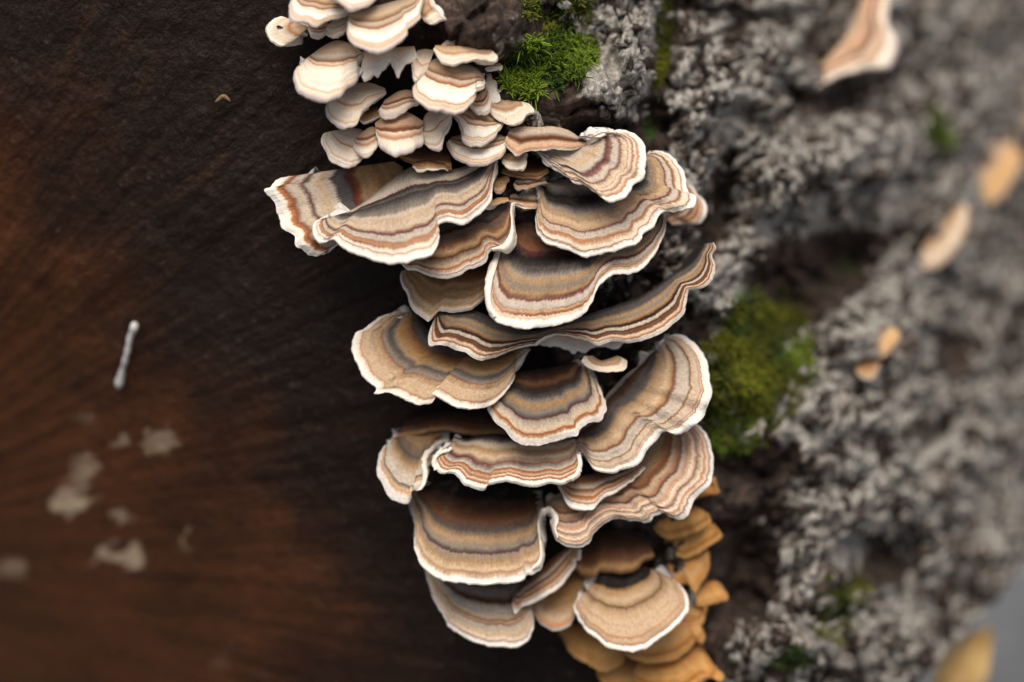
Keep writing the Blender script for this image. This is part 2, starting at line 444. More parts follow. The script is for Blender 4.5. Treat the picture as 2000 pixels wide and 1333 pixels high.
# ------------------------------------------------------------------ bracket fungi
COL = dict(white=(0.82, 0.765, 0.69), cream=(0.73, 0.60, 0.46), ivory=(0.78, 0.69, 0.57), sand=(0.50, 0.355, 0.225), tan=(0.34, 0.21, 0.105), ochre=(0.33, 0.18, 0.065),
           grey=(0.20, 0.168, 0.135), greyl=(0.47, 0.40, 0.325), slate=(0.082, 0.071, 0.065), char=(0.024, 0.019, 0.017), black=(0.008, 0.006, 0.005), maroon=(0.085, 0.022, 0.022), plum=(0.17, 0.068, 0.066),
           rust=(0.20, 0.062, 0.024), rustl=(0.40, 0.175, 0.078), brown=(0.145, 0.062, 0.027), brownd=(0.055, 0.024, 0.012), orange=(0.48, 0.21, 0.05), orangel=(0.60, 0.33, 0.115), lilac=(0.50, 0.42, 0.42), pink=(0.58, 0.34, 0.22))
PROFILES = {
 # classic many-banded cap: position from the attachment (0) to the growing edge (1)
 'banded': 'slate0 grey.12 slate.20 black.25 black.33 char.355 slate.40 grey.46 tan.54 sand.61 tan.655 maroon.68 plum.695 greyl.715 greyl.785 rust.805 rustl.825 sand.845 cream.86 cream.90 rustl.913 rust.92 ivory.935 white.965 white1',
 'slope': 'grey0 greyl.14 greyl.18 maroon.195 char.215 slate.26 char.275 slate.33 grey.40 greyl.46 sand.54 greyl.60 sand.63 maroon.655 plum.67 greyl.69 greyl.755 rust.77 rustl.80 rust.83 cream.855 ivory.88 rustl.895 ivory.915 white.96 white1',
 'leftfan': 'tan0 ochre.20 tan.32 rust.36 maroon.40 slate.43 slate.51 greyl.55 sand.62 greyl.70 maroon.735 greyl.77 greyl.83 rust.86 rustl.90 cream.92 white.96 white1',
 'darkfold': 'black0 brownd.12 slate.25 char.32 brown.38 slate.42 brown.52 tan.60 brown.66 char.70 brown.72 grey.76 sand.82 rust.84 rustl.865 greyl.88 ivory.91 rustl.925 white.95 white1',
 'tanplain': 'brownd0 brown.25 ochre.45 tan.60 ochre.70 sand.78 tan.84 sand.89 cream.93 white1',
 'centre': 'black0 brownd.20 brown.30 maroon.345 black.39 char.44 slate.50 grey.55 tan.60 grey.65 tan.705 maroon.735 plum.75 greyl.77 greyl.825 rust.84 sand.855 rustl.875 rust.887 cream.90 sand.915 ivory.935 white.97 white1',  # dark inner half: velvety zone plus overhang shade put into the colour
 'loop': 'sand0 greyl.2 sand.38 greyl.47 maroon.53 plum.57 greyl.60 greyl.66 plum.70 sand.73 cream.77 rustl.80 cream.83 rust.86 cream.88 rustl.91 ivory.94 white1',
 'strip': 'sand0 greyl.25 brown.42 brownd.50 rust.56 sand.66 pink.8 rustl.88 ivory.96 white1',
 'wavedark': 'char0 slate.10 slate.2 tan.30 grey.36 tan.44 brown.49 black.53 brownd.56 greyl.59 greyl.635 brownd.655 brown.72 brownd.745 rust.78 cream.80 rustl.84 rust.87 cream.885 ivory.93 white.97 white1',
 'broad': 'black0 char.10 slate.2 brown.27 ochre.36 tan.44 slate.52 grey.60 plum.635 tan.655 sand.76 sand.86 rustl.88 cream.91 ivory.95 white.98 white1',
 'twolobe': 'char0 brownd.14 brown.22 tan.32 ochre.40 slate.48 grey.56 tan.64 maroon.67 greyl.70 sand.77 rustl.81 sand.84 rustl.86 ivory.89 white.94 white1',
 'tongue': 'black0 brownd.12 brown.2 char.255 brownd.28 char.31 slate.37 grey.42 ochre.50 grey.57 slate.62 maroon.65 grey.67 greyl.74 sand.83 rust.85 rustl.875 cream.90 ivory.94 white.97 white1',
 'crescent': 'greyl0 char.06 brownd.12 slate.17 slate.25 tan.32 sand.46 tan.53 brown.555 plum.575 greyl.60 greyl.72 brown.735 sand.755 greyl.83 rustl.855 cream.875 rust.895 ivory.91 white.95 white1',
 'droop': 'ochre0 tan.25 slate.42 tan.52 greyl.66 greyl.76 slate.785 sand.81 rustl.85 ivory.90 white.95 white1',
 'ripple': 'black0 char.06 slate.12 greyl.19 tan.30 sand.42 grey.48 rust.52 maroon.55 plum.575 grey.60 greyl.68 rust.705 rustl.74 sand.765 rust.79 rustl.815 cream.83 rustl.86 rust.88 ivory.91 white.95 white1',
 'bowl': 'black0 black.15 brownd.28 brown.40 slate.48 tan.58 grey.66 slate.69 maroon.705 grey.725 tan.80 sand.87 sand.895 rust.91 sand.925 cream.95 white.97 white1',  # black back carries the shade of the bracket above in its colour
 'frill': 'tan0 grey.12 tan.27 rust.36 brown.41 sand.46 rust.54 maroon.57 greyl.62 rustl.68 cream.72 rust.77 greyl.80 cream.84 rustl.88 cream.91 rust.93 white.96 white1',
 'blade': 'brownd0 brown.2 greyl.36 brown.42 rust.48 sand.58 rust.63 rustl.72 cream.78 rust.82 ivory.88 white.95 white1',
 'lower': 'slate0 slate.22 grey.38 brownd.46 brown.475 grey.50 greyl.60 sand.66 brown.69 sand.71 rust.735 greyl.76 sand.88 cream.92 rustl.945 white.965 white1',
 'fringe': 'brown0 black.05 char.17 black.23 ochre.27 sand.38 tan.47 brownd.495 tan.515 sand.66 sand.84 rustl.865 sand.885 sand.93 rustl.95 white.975 white1',
 'buff': 'tan0 sand.3 orangel.6 sand1',
 'palebuff': 'tan0 sand.4 cream.7 sand1',
 'amber': 'brown0 ochre.3 tan.6 sand.8 rustl.93 ivory.97 white1',
 'cream': 'sand0 sand.18 greyl.26 brown.345 rustl.365 cream.39 rustl.425 cream.45 ivory.52 ivory.68 white.76 ivory.80 pink.835 cream.86 cream.92 lilac.97 lilac1',
 'creamflat': 'sand0 greyl.25 cream.45 rustl.50 cream.54 ivory.80 sand.87 ivory.92 lilac.98 lilac1',
 'creamstep': 'grey0 sand.2 brown.33 sand.355 greyl.40 rustl.455 brown.475 cream.50 ivory.56 white.72 ivory.79 rustl.82 cream.845 sand.90 cream.93 lilac.98 lilac1',
 'creamband': 'sand0 pink.3 brown.38 rust.44 cream.48 rustl.62 ivory.72 ivory.9 lilac.97 lilac1',
 'creamlip': 'tan0 sand.3 rustl.44 sand.5 ivory.62 cream.8 ivory1',
 'orange': 'brown0 orange.25 orangel.55 orange.72 brown.76 orange.80 orangel1',
 'orangeplain': 'rust0 orange.25 orangel.6 orange.85 orangel1',
 'whitepore': 'sand0 cream.35 white.7 white1',
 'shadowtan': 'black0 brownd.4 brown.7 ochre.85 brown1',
}
def profile(name, seed, jit=0.012, pale=0.0):
    r = random.Random(seed); out = []
    for tok in PROFILES[name].split():
        i = next(j for j, ch in enumerate(tok) if ch in '.0123456789')
        p = float(tok[i:]); c = COL[tok[:i]]
        if 0.02 < p < 0.93: p += r.uniform(-jit, jit)
        g = r.uniform(0.90, 1.06)
        if pale and 0.02 < p < 0.93 and sum(c) > 0.28 and r.random() < 0.7: c = tuple(x * (1 - pale) + y * pale for x, y in zip(c, COL['sand']))
        out.append((p, tuple(min(x * g, 0.86) for x in c)))
    fixed = []
    last = -0.01
    for p, c in out:
        p = max(p, last + 0.006); last = p
        fixed.append((min(p, 1.0), c))
    return fixed[:32]

def cap_material(prof, seed):
    k = NT('zoned_cap_' + prof)
    uv = k.n('UVMap').outputs[0]
    s = k.n('SeparateXYZ'); k.put(s.inputs[0], uv)
    u, v = s.outputs[0], s.outputs[1]                       # centimetres along the cap, share of the way to its edge
    tc = k.n('TexCoord').outputs['Object']
    o = (seed * 13.7) % 97
    us = k.math('ADD', u, o)
    wob = k.noise(k.comb(k.math('MULTIPLY', us, 1.1), k.math('MULTIPLY', v, 1.5)), 1.0, 3, 0.55)
    fib = k.noise(k.comb(k.math('MULTIPLY', us, 26.0), k.math('MULTIPLY', v, 3.0)), 1.0, 3, 0.65)
    fib2 = k.noise(k.comb(k.math('MULTIPLY', us, 60.0), k.math('MULTIPLY', v, 22.0)), 1.0, 2, 0.6)
    blot = k.noise(k.comb(us, k.math('MULTIPLY', v, 4.0)), 2.2, 4, 0.6)
    vv = k.math('ADD', v, k.math('MULTIPLY', k.math('SUBTRACT', wob, 0.5), 0.085))
    vv = k.math('ADD', vv, k.math('MULTIPLY', k.math('SUBTRACT', fib, 0.5), 0.045))
    vv = k.math('ADD', vv, k.math('MULTIPLY', k.math('SUBTRACT', fib2, 0.5), 0.03))
    rag = k.noise(k.comb(k.math('MULTIPLY', us, 6.0), k.math('MULTIPLY', v, 5.0)), 1.0, 4, 0.65)
    vv = k.math('ADD', vv, k.math('MULTIPLY', k.math('SUBTRACT', rag, 0.5), 0.035))
    # the outermost rim keeps its own colour
    rim = k.grey(v, 0.93, 1.0)
    vv = k.math('MAXIMUM', vv, k.math('MULTIPLY', rim, 1.0))
    drift = k.noise(k.comb(k.math('MULTIPLY', us, 0.55), k.math('MULTIPLY', v, 6.0)), 1.0, 3, 0.6)
    col = k.mix(k.grey(drift, 0.40, 0.62), k.ramp(vv, profile(prof, seed)), k.ramp(vv, profile(prof, seed + 5, 0.022, 0.30)))
    # paler and darker stretches of one band, silky fibres, soil specks
    col = k.mix(k.math('MULTIPLY', k.grey(blot, 0.50, 0.75), 0.4), col, k.mix(0.5, col, COL['grey']))
    fuzz = k.noise(tc, 1900, 3, 0.7)
    am = 0.35 if prof.startswith('cream') or prof == 'whitepore' else 1.0
    keepw = k.math('SUBTRACT', 1.0, k.math('MULTIPLY', k.grey(v, 0.84, 0.93), 0.75))
    gain = k.ramp(fib, [(0.25, (0.80, 0.79, 0.78)), (0.5, (0.98, 0.98, 0.98)), (0.78, (1.15, 1.15, 1.15))])
    col = k.mix(k.math('MULTIPLY', keepw, 0.6 * am), col, gain, 'MULTIPLY')
    gain2 = k.ramp(fib2, [(0.25, (0.66, 0.65, 0.64)), (0.5, (1, 1, 1)), (0.75, (1.25, 1.25, 1.25))])
    col = k.mix(k.math('MULTIPLY', keepw, 0.65 * am), col, gain2, 'MULTIPLY')
    gain3 = k.ramp(fuzz, [(0.3, (0.62, 0.61, 0.60)), (0.5, (1, 1, 1)), (0.72, (1.3, 1.3, 1.3))])
    col = k.mix(k.math('MULTIPLY', keepw, 0.5 * am), col, gain3, 'MULTIPLY')
    spk = k.noise(tc, 1500, 1, 0.5)
    spk2 = k.noise(tc, 130, 2, 0.5)
    sp = k.math('MULTIPLY', k.grey(spk, 0.74, 0.78), k.grey(spk2, 0.5, 0.62))
    col = k.mix(k.math('MULTIPLY', sp, 0.85), col, (0.05, 0.035, 0.028))
    k.put(k.b.inputs['Base Color'], col)
    k.b.inputs['Roughness'].default_value = 0.8
    k.b.inputs['Specular IOR Level'].default_value = 0.12
    k.b.inputs['Sheen Weight'].default_value = 0.03
    k.b.inputs['Sheen Roughness'].default_value = 0.4
    lum = k.n('RGBToBW'); k.put(lum.inputs[0], col)
    h = k.math('ADD', k.math('MULTIPLY', fib, 0.7), k.math('ADD', k.math('MULTIPLY', fuzz, 0.9), k.math('MULTIPLY', lum.outputs[0], 0.9)))
    k.bump(h, 0.00035, 0.7)
    return k.m
_MARGIN = {}
def margin_material(kind):
    if kind not in _MARGIN:
        c = dict(white=((0.66, 0.56, 0.44), (0.84, 0.79, 0.72)), cream=((0.60, 0.48, 0.37), (0.80, 0.71, 0.60)), orange=((0.40, 0.18, 0.045), (0.56, 0.30, 0.10)), brown=((0.2, 0.1, 0.05), (0.4, 0.25, 0.14)))[kind]
        _MARGIN[kind] = plain(kind + '_margin', c[0], c[1], 420, dist=0.0002)
    return _MARGIN[kind]
M_PORE_O = plain('orange_pores', (0.38, 0.18, 0.05), (0.55, 0.30, 0.10), 2200)

ORIG = {0: (0, 0, 1.0), 1: (500, 0, 0.3), 2: (500, 230, 0.3), 3: (900, 230, 0.3), 4: (650, 560, 0.3), 5: (900, 560, 0.3), 6: (680, 820, 0.3), 7: (850, 933, 0.3)}
NCAP = [0]
LAST = {}
def smooth_u(a, n):
    q = np.concatenate([np.repeat(a[:1], n // 2, 0), a, np.repeat(a[-1:], n // 2, 0)])
    return sum(q[i:i + len(a)] for i in range(n)) / n
DEBUG = False
def cap(z, label, prof, edge, base, wb=0.35, k=0.85, kr=0.35, wave=0.10, bulge=0.35, thick=0.16, group=None, margin='white', dw=None, name='bracket_fungus', cat='bracket fungus', jag=1.0, lip=0.10, w0=None, ridge=0.018, rim=None, hole=None):
    NCAP[0] += 1
    seed = 40 + NCAP[0] * 17
    ox, oy, sc = ORIG[z]
    e = np.asarray(edge, float) * sc + (ox, oy); b = np.asarray(base, float) * sc + (ox, oy)
    _, L = curve(e, 50)
    nu = int(np.clip(L / 2.6, 40, 330)); 
    E, L = curve(e, nu); B, LB = curve(b, nu)
    t = np.linspace(0, 1, nu)
    # uneven growing edge
    tan = np.gradient(E, axis=0); tan /= np.linalg.norm(tan, axis=1)[:, None] + 1e-9
    nor = np.stack([-tan[:, 1], tan[:, 0]], 1)
    step = nu / L
    jg = jag * (2.0 * noise1(nu, 26 * step, seed) + 1.1 * noise1(nu, 9 * step, seed + 1) + 0.5 * noise1(nu, 3.5 * step, seed + 2))
    E = E + nor * (jg * np.clip(np.minimum(t, 1 - t) * 12, 0, 1))[:, None]
    size = np.hypot(*(E - B).T).mean()
    nv = int(np.clip(size / 3.2, 12, 56))
    vv = np.linspace(0, 1, nv)
    wbase = (float(surf(*B.mean(0))) if w0 is None else w0) + wb
    dy, r = (E[:, 1] - B[:, 1]) / 100, np.hypot(*(E - B).T) / 100
    wedge = wbase + 0.82 * (k * dy + kr * r)
    ker = np.hanning(max(5, nu // 9) | 1); ker /= ker.sum()
    pad = len(ker) // 2
    wedge = np.convolve(np.pad(wedge, pad, mode='edge'), ker, 'valid')     # folds in the outline are folds of one sheet
    wedge = wedge + wave * (noise1(nu, 70 * step, seed + 3) + 0.6 * noise1(nu, 28 * step, seed + 4))
    if dw: wedge = wedge + np.interp(t, [a for a, _ in dw], [c for _, c in dw])
    wedge = np.maximum(wedge, surf(E[:, 0], E[:, 1]) + 0.25)
    if DEBUG: print("CAPW", label[:34], round(float(wbase), 2), "edge", round(float(wedge.min()), 2), round(float(wedge.mean()), 2), round(float(wedge.max()), 2), "y", int(E[:, 1].mean()))
    PX = B[:, 0][:, None] * (1 - vv) + E[:, 0][:, None] * vv
    PY = B[:, 1][:, None] * (1 - vv) + E[:, 1][:, None] * vv
    f = vv * (1 + bulge) - bulge * vv ** 2
    W = wbase + (wedge - wbase)[:, None] * f
    prof_r = ridge * np.sin(vv * 34 + seed) + 0.6 * ridge * np.sin(vv * 61 + 2 * seed)
    W = W + prof_r[None] * np.clip(size / 90, 0.3, 1.2) - lip * np.clip((vv - 0.86) / 0.14, 0, 1)[None] ** 2 * min(1, size / 80)
    W = W + 0.05 * (fbm(PX / 26, PY / 26, seed % 200, 3) - 0.5)
    # back of the cap running down into the log
    rows = []
    for s_ in (1.0, 0.66, 0.33):
        bx, by = B[:, 0] * (1 - 0.18 * s_) + B[:, 0].mean() * 0.18 * s_, B[:, 1] + 16 * s_
        ws = np.minimum(surf(bx, by) - 0.25, wbase - 0.25)
        rows.append((bx, by, W[:, 0] * (1 - s_) + ws * s_ - 0.25 * math.sin(math.pi * s_) ))
    SX = np.stack([q[0] for q in rows], 1); SY = np.stack([q[1] for q in rows], 1); SW = np.stack([q[2] for q in rows], 1)
    GX, GY, GW = np.hstack([SX, PX]), np.hstack([SY, PY]), np.hstack([SW, W])
    top = P(GX, GY, GW)
    uvv = np.concatenate([np.zeros(3), vv])
    uu = (t * (L + LB) / 2 / 100)
    UV = np.stack(np.broadcast_arrays(uu[:, None], uvv[None]), -1)
    # underside: the sheet again, thickness below it
    du = np.gradient(top, axis=0); dv = np.gradient(top, axis=1)
    nn = np.cross(du, dv); nn /= np.linalg.norm(nn, axis=2)[..., None] + 1e-12
    flip = bool((nn[:, 3:] @ W3).mean() < 0)
    nn = nn * np.where(nn @ W3 < 0, -1.0, 1.0)[..., None]
    nn[:, :5] = nn[:, 5:6]
    nn = smooth_u(nn, 9)
    LAST['grid'] = (GX[:, 3:], GY[:, 3:], GW[:, 3:])
    th = 0.01 * thick * np.concatenate([[1.5, 1.6, 1.7], 0.42 + 1.2 * (1 - vv) ** 0.8])
    sub = list(range(3, nv + 3, 3)); sub = sub if sub[-1] == nv + 2 else sub + [nv + 2]
    short = np.clip(r / 0.35, 0.12, 1.0)
    bot = (top - nn * (th[None, :] * short[:, None])[..., None])[:, sub]
    bot = np.concatenate([top[:, :1], bot], 1)
    root_loc = P(B[:, 0].mean(), B[:, 1].mean(), wbase - 0.3)
    root = empty(name, root_loc, label, cat, group)
    fl = grid_faces(nu, nv + 3, flip)
    mesh('upper_surface', top, fl, cap_material(prof, seed), root, root_loc, UV)
    mesh('pore_surface', bot, grid_faces(nu, len(sub) + 1, not flip), M_PORE_O if margin == 'orange' else M_PORE, root, root_loc)
    # rounded rim between the two
    a, c = top[:, -1], bot[:, -1]
    out = smooth_u(dv[:, -1], 9); out = out / (np.linalg.norm(out, axis=1)[:, None] + 1e-12)
    th_e = np.linalg.norm(a - c, axis=1)[:, None]
    rm = np.ones(nu) if rim is None else np.interp(t, [q_[0] for q_ in rim], [q_[1] for q_ in rim])
    rm = (rm * (0.8 + 0.35 * noise1(nu, 14 * step, seed + 9)))[:, None]
    ring = []
    for s_ in np.linspace(0, 1, 6):
        ring.append(a * (1 - s_) + c * s_ + out * th_e * 0.5 * rm * math.sin(math.pi * s_) + (rng.random((nu, 1)) - 0.5) * 0.00006 * math.sin(math.pi * s_))
    mesh('margin', np.stack(ring, 1), grid_faces(nu, 6, flip), margin_material(margin), root, root_loc)
    if hole:                                            # dark disc laid on the cap, a hole's shade put into its colour
        hx, hy, ha, hb = hole
        gx, gy, gw = LAST['grid']
        i = np.unravel_index(np.argmin((gx - hx) ** 2 + (gy - hy) ** 2), gx.shape)
        an = np.linspace(0, 2 * np.pi, 14, endpoint=False); rr = 1 + 0.3 * noise1(14, 2, 5)
        hv = np.vstack([P(hx + ha * np.cos(an) * rr * s_, hy + hb * np.sin(an) * rr * s_, gw[i] + z_) for s_, z_ in ((1.0, -0.02), (0.8, 0.03), (0.35, 0.02))])
        q_ = np.arange(42).reshape(3, 14)
        hf = np.stack([q_[:-1], q_[1:], np.roll(q_[1:], -1, 1), np.roll(q_[:-1], -1, 1)], -1).reshape(-1, 4)
        hf = np.vstack([hf, [[28 + j, 28 + j + 1, 41 - j - 1, 41 - j] for j in range(6)]])
        mesh('hole', hv, hf, plain('hole_shade', (0.03, 0.02, 0.012), (0.07, 0.05, 0.03), 300), root, root_loc)
    return root

def flap(root, z, outer, inner, lift=0.05):
    """edge of the cap just built, curled over so that its white underside shows"""
    ox, oy, sc = ORIG[z]
    A, La = curve(np.asarray(outer, float) * sc + (ox, oy), 60); B, _ = curve(np.asarray(inner, float) * sc + (ox, oy), 60)
    gx, gy, gw = LAST['grid']
    def height(Q):
        d = (gx[None, ::2, ::2] - Q[:, 0, None, None]) ** 2 + (gy[None, ::2, ::2] - Q[:, 1, None, None]) ** 2
        return gw[::2, ::2].ravel()[d.reshape(len(Q), -1).argmin(1)]
    wa, wi = smooth_u(height(A), 11), smooth_u(height(B), 11)
    A = A + 1.3 * np.stack([noise1(60, 4, 3), noise1(60, 4, 4)], 1)
    s = np.linspace(0, 1, 9)
    X, Y = [B[:, i][:, None] * (1 - s) + A[:, i][:, None] * s for i in (0, 1)]
    wd = np.hypot(*(A - B).T)[:, None] / 100
    Wf = np.maximum(wa, wi)[:, None] + lift + 0.55 * wd * np.sin(np.pi * (0.12 + 0.88 * s))[None] - 0.02 * s
    Wb = Wf - 0.05
    v = np.concatenate([P(X, Y, Wf).reshape(-1, 3), P(X, Y, Wb).reshape(-1, 3)])
    f = grid_faces(60, 9)
    loc = root.location
    return mesh('curled_margin', v, np.vstack([f, f[:, ::-1] + 540]), margin_material('white'), root, np.array(loc))

G_S = 'small cream brackets crowded at the top of the cluster'
G_B = 'large banded brackets along the log edge'
G_O = 'orange brackets below the banded ones'

# --- large banded caps, upper tiers
cap(2, 'wide banded bracket with purple-grey zone and curled pale tip, partly under the slanting one', 'leftfan',
    [(200, 385), (130, 405), (100, 450), (55, 470), (75, 505), (115, 545), (150, 660), (170, 720), (250, 770), (255, 830), (290, 858), (340, 895), (390, 908), (440, 890), (500, 830), (590, 780)],
    [(900, 285), (960, 330), (960, 420), (900, 500), (820, 560)], wb=0.2, k=0.35, kr=0.22, group=G_B, wave=0.12)
cap(2, 'largest slanting banded bracket with grey centre, maroon line and frilled white edge', 'slope',
    [(510, 700), (470, 672), (425, 662), (385, 680), (375, 725), (390, 775), (425, 812), (470, 800), (515, 792), (560, 832), (610, 870), (680, 886), (720, 895), (760, 918), (830, 930), (900, 938), (980, 930), (1060, 905), (1130, 893), (1162, 850), (1190, 790), (1180, 730), (1192, 695), (1240, 680), (1300, 683), (1350, 680), (1420, 650), (1480, 600), (1530, 540), (1547, 450), (1558, 330), (1575, 245)],
    [(545, 665), (600, 615), (700, 550), (850, 430), (1010, 322), (1110, 335), (1200, 345), (1300, 332), (1450, 285), (1562, 238)], wb=0.75, k=0.85, kr=0.25, group=G_B, wave=0.14)
_r = cap(2, 'dark folded bracket tucked beneath the large slanting one, its side curled up white', 'darkfold',
    [(935, 930), (950, 960), (990, 990), (1055, 995), (1090, 1020), (1150, 1040), (1220, 1046), (1300, 1030), (1370, 1000), (1440, 970), (1500, 930), (1520, 880), (1560, 858), (1600, 870), (1632, 886), (1670, 850), (1692, 790), (1685, 700), (1675, 610), (1685, 562)],
    [(1040, 780), (1150, 640), (1300, 600), (1420, 585), (1540, 555), (1660, 552)], wb=0.7, k=0.75, kr=0.25, group=G_B, rim=[(0, 1), (0.6, 1), (0.72, 2.6), (0.9, 2.4), (1, 1.6)])
flap(_r, 2, [(1545, 868), (1600, 872), (1632, 888), (1670, 852), (1693, 790), (1687, 700), (1676, 610), (1686, 562), (1740, 575)], [(1535, 850), (1575, 838), (1605, 825), (1635, 785), (1655, 740), (1662, 680), (1655, 610), (1668, 555), (1738, 562)])
cap(2, 'plain tan bracket below the dark folded one, edge notched', 'tanplain',
    [(950, 1000), (942, 1030), (947, 1085), (975, 1150), (1000, 1220), (1040, 1270), (1090, 1312), (1120, 1335), (1150, 1310), (1190, 1266), (1300, 1264), (1400, 1250), (1460, 1205), (1510, 1150)],
    [(1060, 960), (1150, 950), (1300, 950), (1500, 960)], wb=0.4, k=0.7, kr=0.2, group=G_B)
_r = cap(0, 'broad central banded bracket with dark velvety middle and white lifted side', 'centre',
    [(972, 488), (957, 518), (949, 548), (948, 578), (952, 602), (960, 617), (974, 629), (998, 636), (1022, 642), (1034, 644), (1052, 640), (1085, 635), (1118, 626), (1142, 611), (1158, 590), (1172, 560), (1197, 540), (1233, 535), (1260, 521), (1281, 497), (1296, 467), (1301, 440), (1297, 418)],
    [(1000, 445), (1030, 430), (1080, 425), (1150, 415), (1220, 412), (1285, 412)], wb=0.7, k=0.80, kr=0.25, group=G_B, rim=[(0, 2.6), (0.14, 2.4), (0.25, 1), (1, 1)])
flap(_r, 0, [(969, 490), (956, 518), (948, 548), (947, 578), (951, 603), (962, 620)], [(978, 492), (971, 518), (962, 548), (958, 578), (961, 600), (970, 617)])
cap(3, 'wide banded bracket under the looped one, reaching out over the bark', 'banded',
    [(487, 432), (505, 500), (510, 560), (492, 620), (490, 700), (503, 750), (550, 800), (620, 830), (700, 860), (760, 890), (820, 903), (900, 880), (980, 865), (1060, 835), (1140, 825), (1172, 790), (1190, 742), (1250, 700), (1300, 632), (1330, 605), (1400, 612), (1470, 600), (1522, 570), (1532, 510), (1485, 490), (1462, 450), (1450, 380), (1420, 300), (1370, 250), (1300, 220), (1230, 228), (1190, 262)],
    [(520, 430), (600, 410), (720, 395), (880, 380), (1040, 340), (1150, 300)], wb=0.9, k=0.80, kr=0.28, group=G_B)
cap(3, 'short pale-edged bracket peeping out under the wide banded one, against the bark', 'blade',
    [(1380, 700), (1460, 692), (1550, 696), (1590, 660), (1602, 600), (1580, 540), (1545, 505), (1525, 470), (1480, 435)],
    [(1330, 650), (1380, 610), (1430, 560), (1450, 480)], wb=0.7, k=0.3, kr=0.2, group=G_B, thick=0.1)
cap(3, 'flat brown-lined bracket leading into the looped one, topmost of the large ones', 'strip',
    [(285, 150), (300, 195), (340, 235), (375, 246), (420, 216), (520, 213), (640, 206), (720, 212), (800, 195), (838, 172)],
    [(320, 75), (400, 58), (500, 62), (600, 58), (700, 82), (780, 135)], wb=1.0, k=0.75, kr=0.2, group=G_B)
cap(3, 'rounded banded bracket with looped maroon rings, highest of the large ones', 'loop',
    [(498, 222), (560, 282), (640, 345), (740, 430), (800, 440), (880, 490), (940, 530), (990, 538), (1050, 515), (1100, 470), (1112, 430), (1170, 390), (1190, 330), (1197, 250), (1190, 180), (1140, 120), (1060, 95), (960, 94), (880, 118), (770, 118)],
    [(520, 208), (590, 180), (660, 150), (720, 132), (760, 122)], wb=1.0, k=0.80, kr=0.3, group=G_B, dw=[(0, 0), (0.5, 0), (0.8, 0.3), (1, 0.5)])

# --- middle tiers
cap(0, 'long wavy dark bracket with rust stripes sweeping up onto the bark', 'wavedark',
    [(850, 617), (838, 650), (837, 671), (842, 676), (860, 674), (884, 683), (908, 689), (929, 701), (945, 704), (965, 699), (995, 686), (1010, 681), (1022, 678), (1040, 675), (1049, 665), (1070, 655), (1094, 653), (1130, 662), (1164, 674), (1182, 672), (1200, 666), (1224, 668), (1243, 671), (1260, 663), (1287, 653), (1311, 638), (1329, 620), (1339, 605), (1342, 584), (1345, 566), (1370, 562), (1390, 545), (1396, 521), (1392, 500), (1399, 485), (1394, 474)],
    [(860, 609), (920, 605), (970, 625), (1030, 646), (1092, 636), (1140, 616), (1200, 597), (1260, 573), (1326, 531), (1356, 508), (1378, 476)], wb=1.2, k=0.8, kr=0.3, group=G_B, wave=0.08)
cap(4, 'ragged white pore layer hanging under the long wavy bracket', 'whitepore',
    [(1310, 360), (1360, 385), (1450, 398), (1520, 415), (1565, 435), (1600, 412), (1650, 432), (1700, 405), (1760, 400), (1850, 392), (1910, 365)],
    [(1330, 330), (1500, 300), (1700, 320), (1890, 345)], wb=0.6, k=0.6, kr=0.2, thick=0.08, jag=1.8)
cap(4, 'broad two-lobed tan bracket jutting over the sawn face, pointed at its notch', 'broad',
    [(470, 165), (400, 168), (300, 200), (210, 268), (145, 300), (125, 360), (130, 430), (160, 510), (210, 590), (282, 655), (275, 696), (350, 690), (400, 700), (460, 730), (540, 760), (590, 766), (645, 756), (655, 725), (642, 700), (700, 730), (780, 770), (850, 790), (900, 797), (960, 790), (1040, 770), (1090, 720), (1150, 650), (1180, 600), (1200, 520), (1250, 450), (1287, 408)],
    [(540, 170), (580, 200), (640, 260), (740, 330), (900, 360), (1100, 370), (1260, 385)], wb=0.75, k=0.75, kr=0.22, group=G_B)
cap(5, 'tongue-shaped bracket with ochre and grey zones between the two-lobed and crescent ones', 'tongue',
    [(235, 740), (175, 782), (200, 840), (240, 900), (300, 950), (350, 1000), (430, 1030), (500, 1036), (580, 1010), (680, 985), (757, 975), (770, 930), (830, 890), (900, 872), (932, 830), (945, 780), (925, 700), (890, 630), (835, 545), (795, 490)],
    [(330, 570), (430, 548), (560, 530), (680, 505), (775, 480)], wb=0.85, k=0.75, kr=0.25, group=G_B)
cap(5, 'tiny curled white-lipped bracket above the tongue-shaped one', 'creamlip',
    [(800, 455), (788, 495), (815, 530), (870, 548), (950, 560), (1010, 557), (1060, 540), (1080, 492), (1050, 462)],
    [(860, 450), (910, 480), (960, 470), (1020, 450)], wb=1.5, k=0.8, kr=0.3, thick=0.12, ridge=0.0)
cap(5, 'crescent-shaped banded bracket curving up beside the moss', 'crescent',
    [(1308, 425), (1340, 350), (1400, 305), (1460, 318), (1540, 390), (1600, 490), (1620, 600), (1637, 680), (1615, 760), (1580, 840), (1520, 905), (1470, 950), (1400, 962), (1330, 950), (1260, 1010), (1200, 1080), (1170, 1140), (1120, 1180), (1050, 1195), (1000, 1213), (900, 1200), (850, 1165), (810, 1100), (775, 1068), (742, 1085)],
    [(1285, 438), (1230, 445), (1180, 500), (1080, 570), (1000, 650), (940, 720), (880, 850), (800, 920), (762, 960)], wb=1.1, k=0.62, kr=0.35, group=G_B)

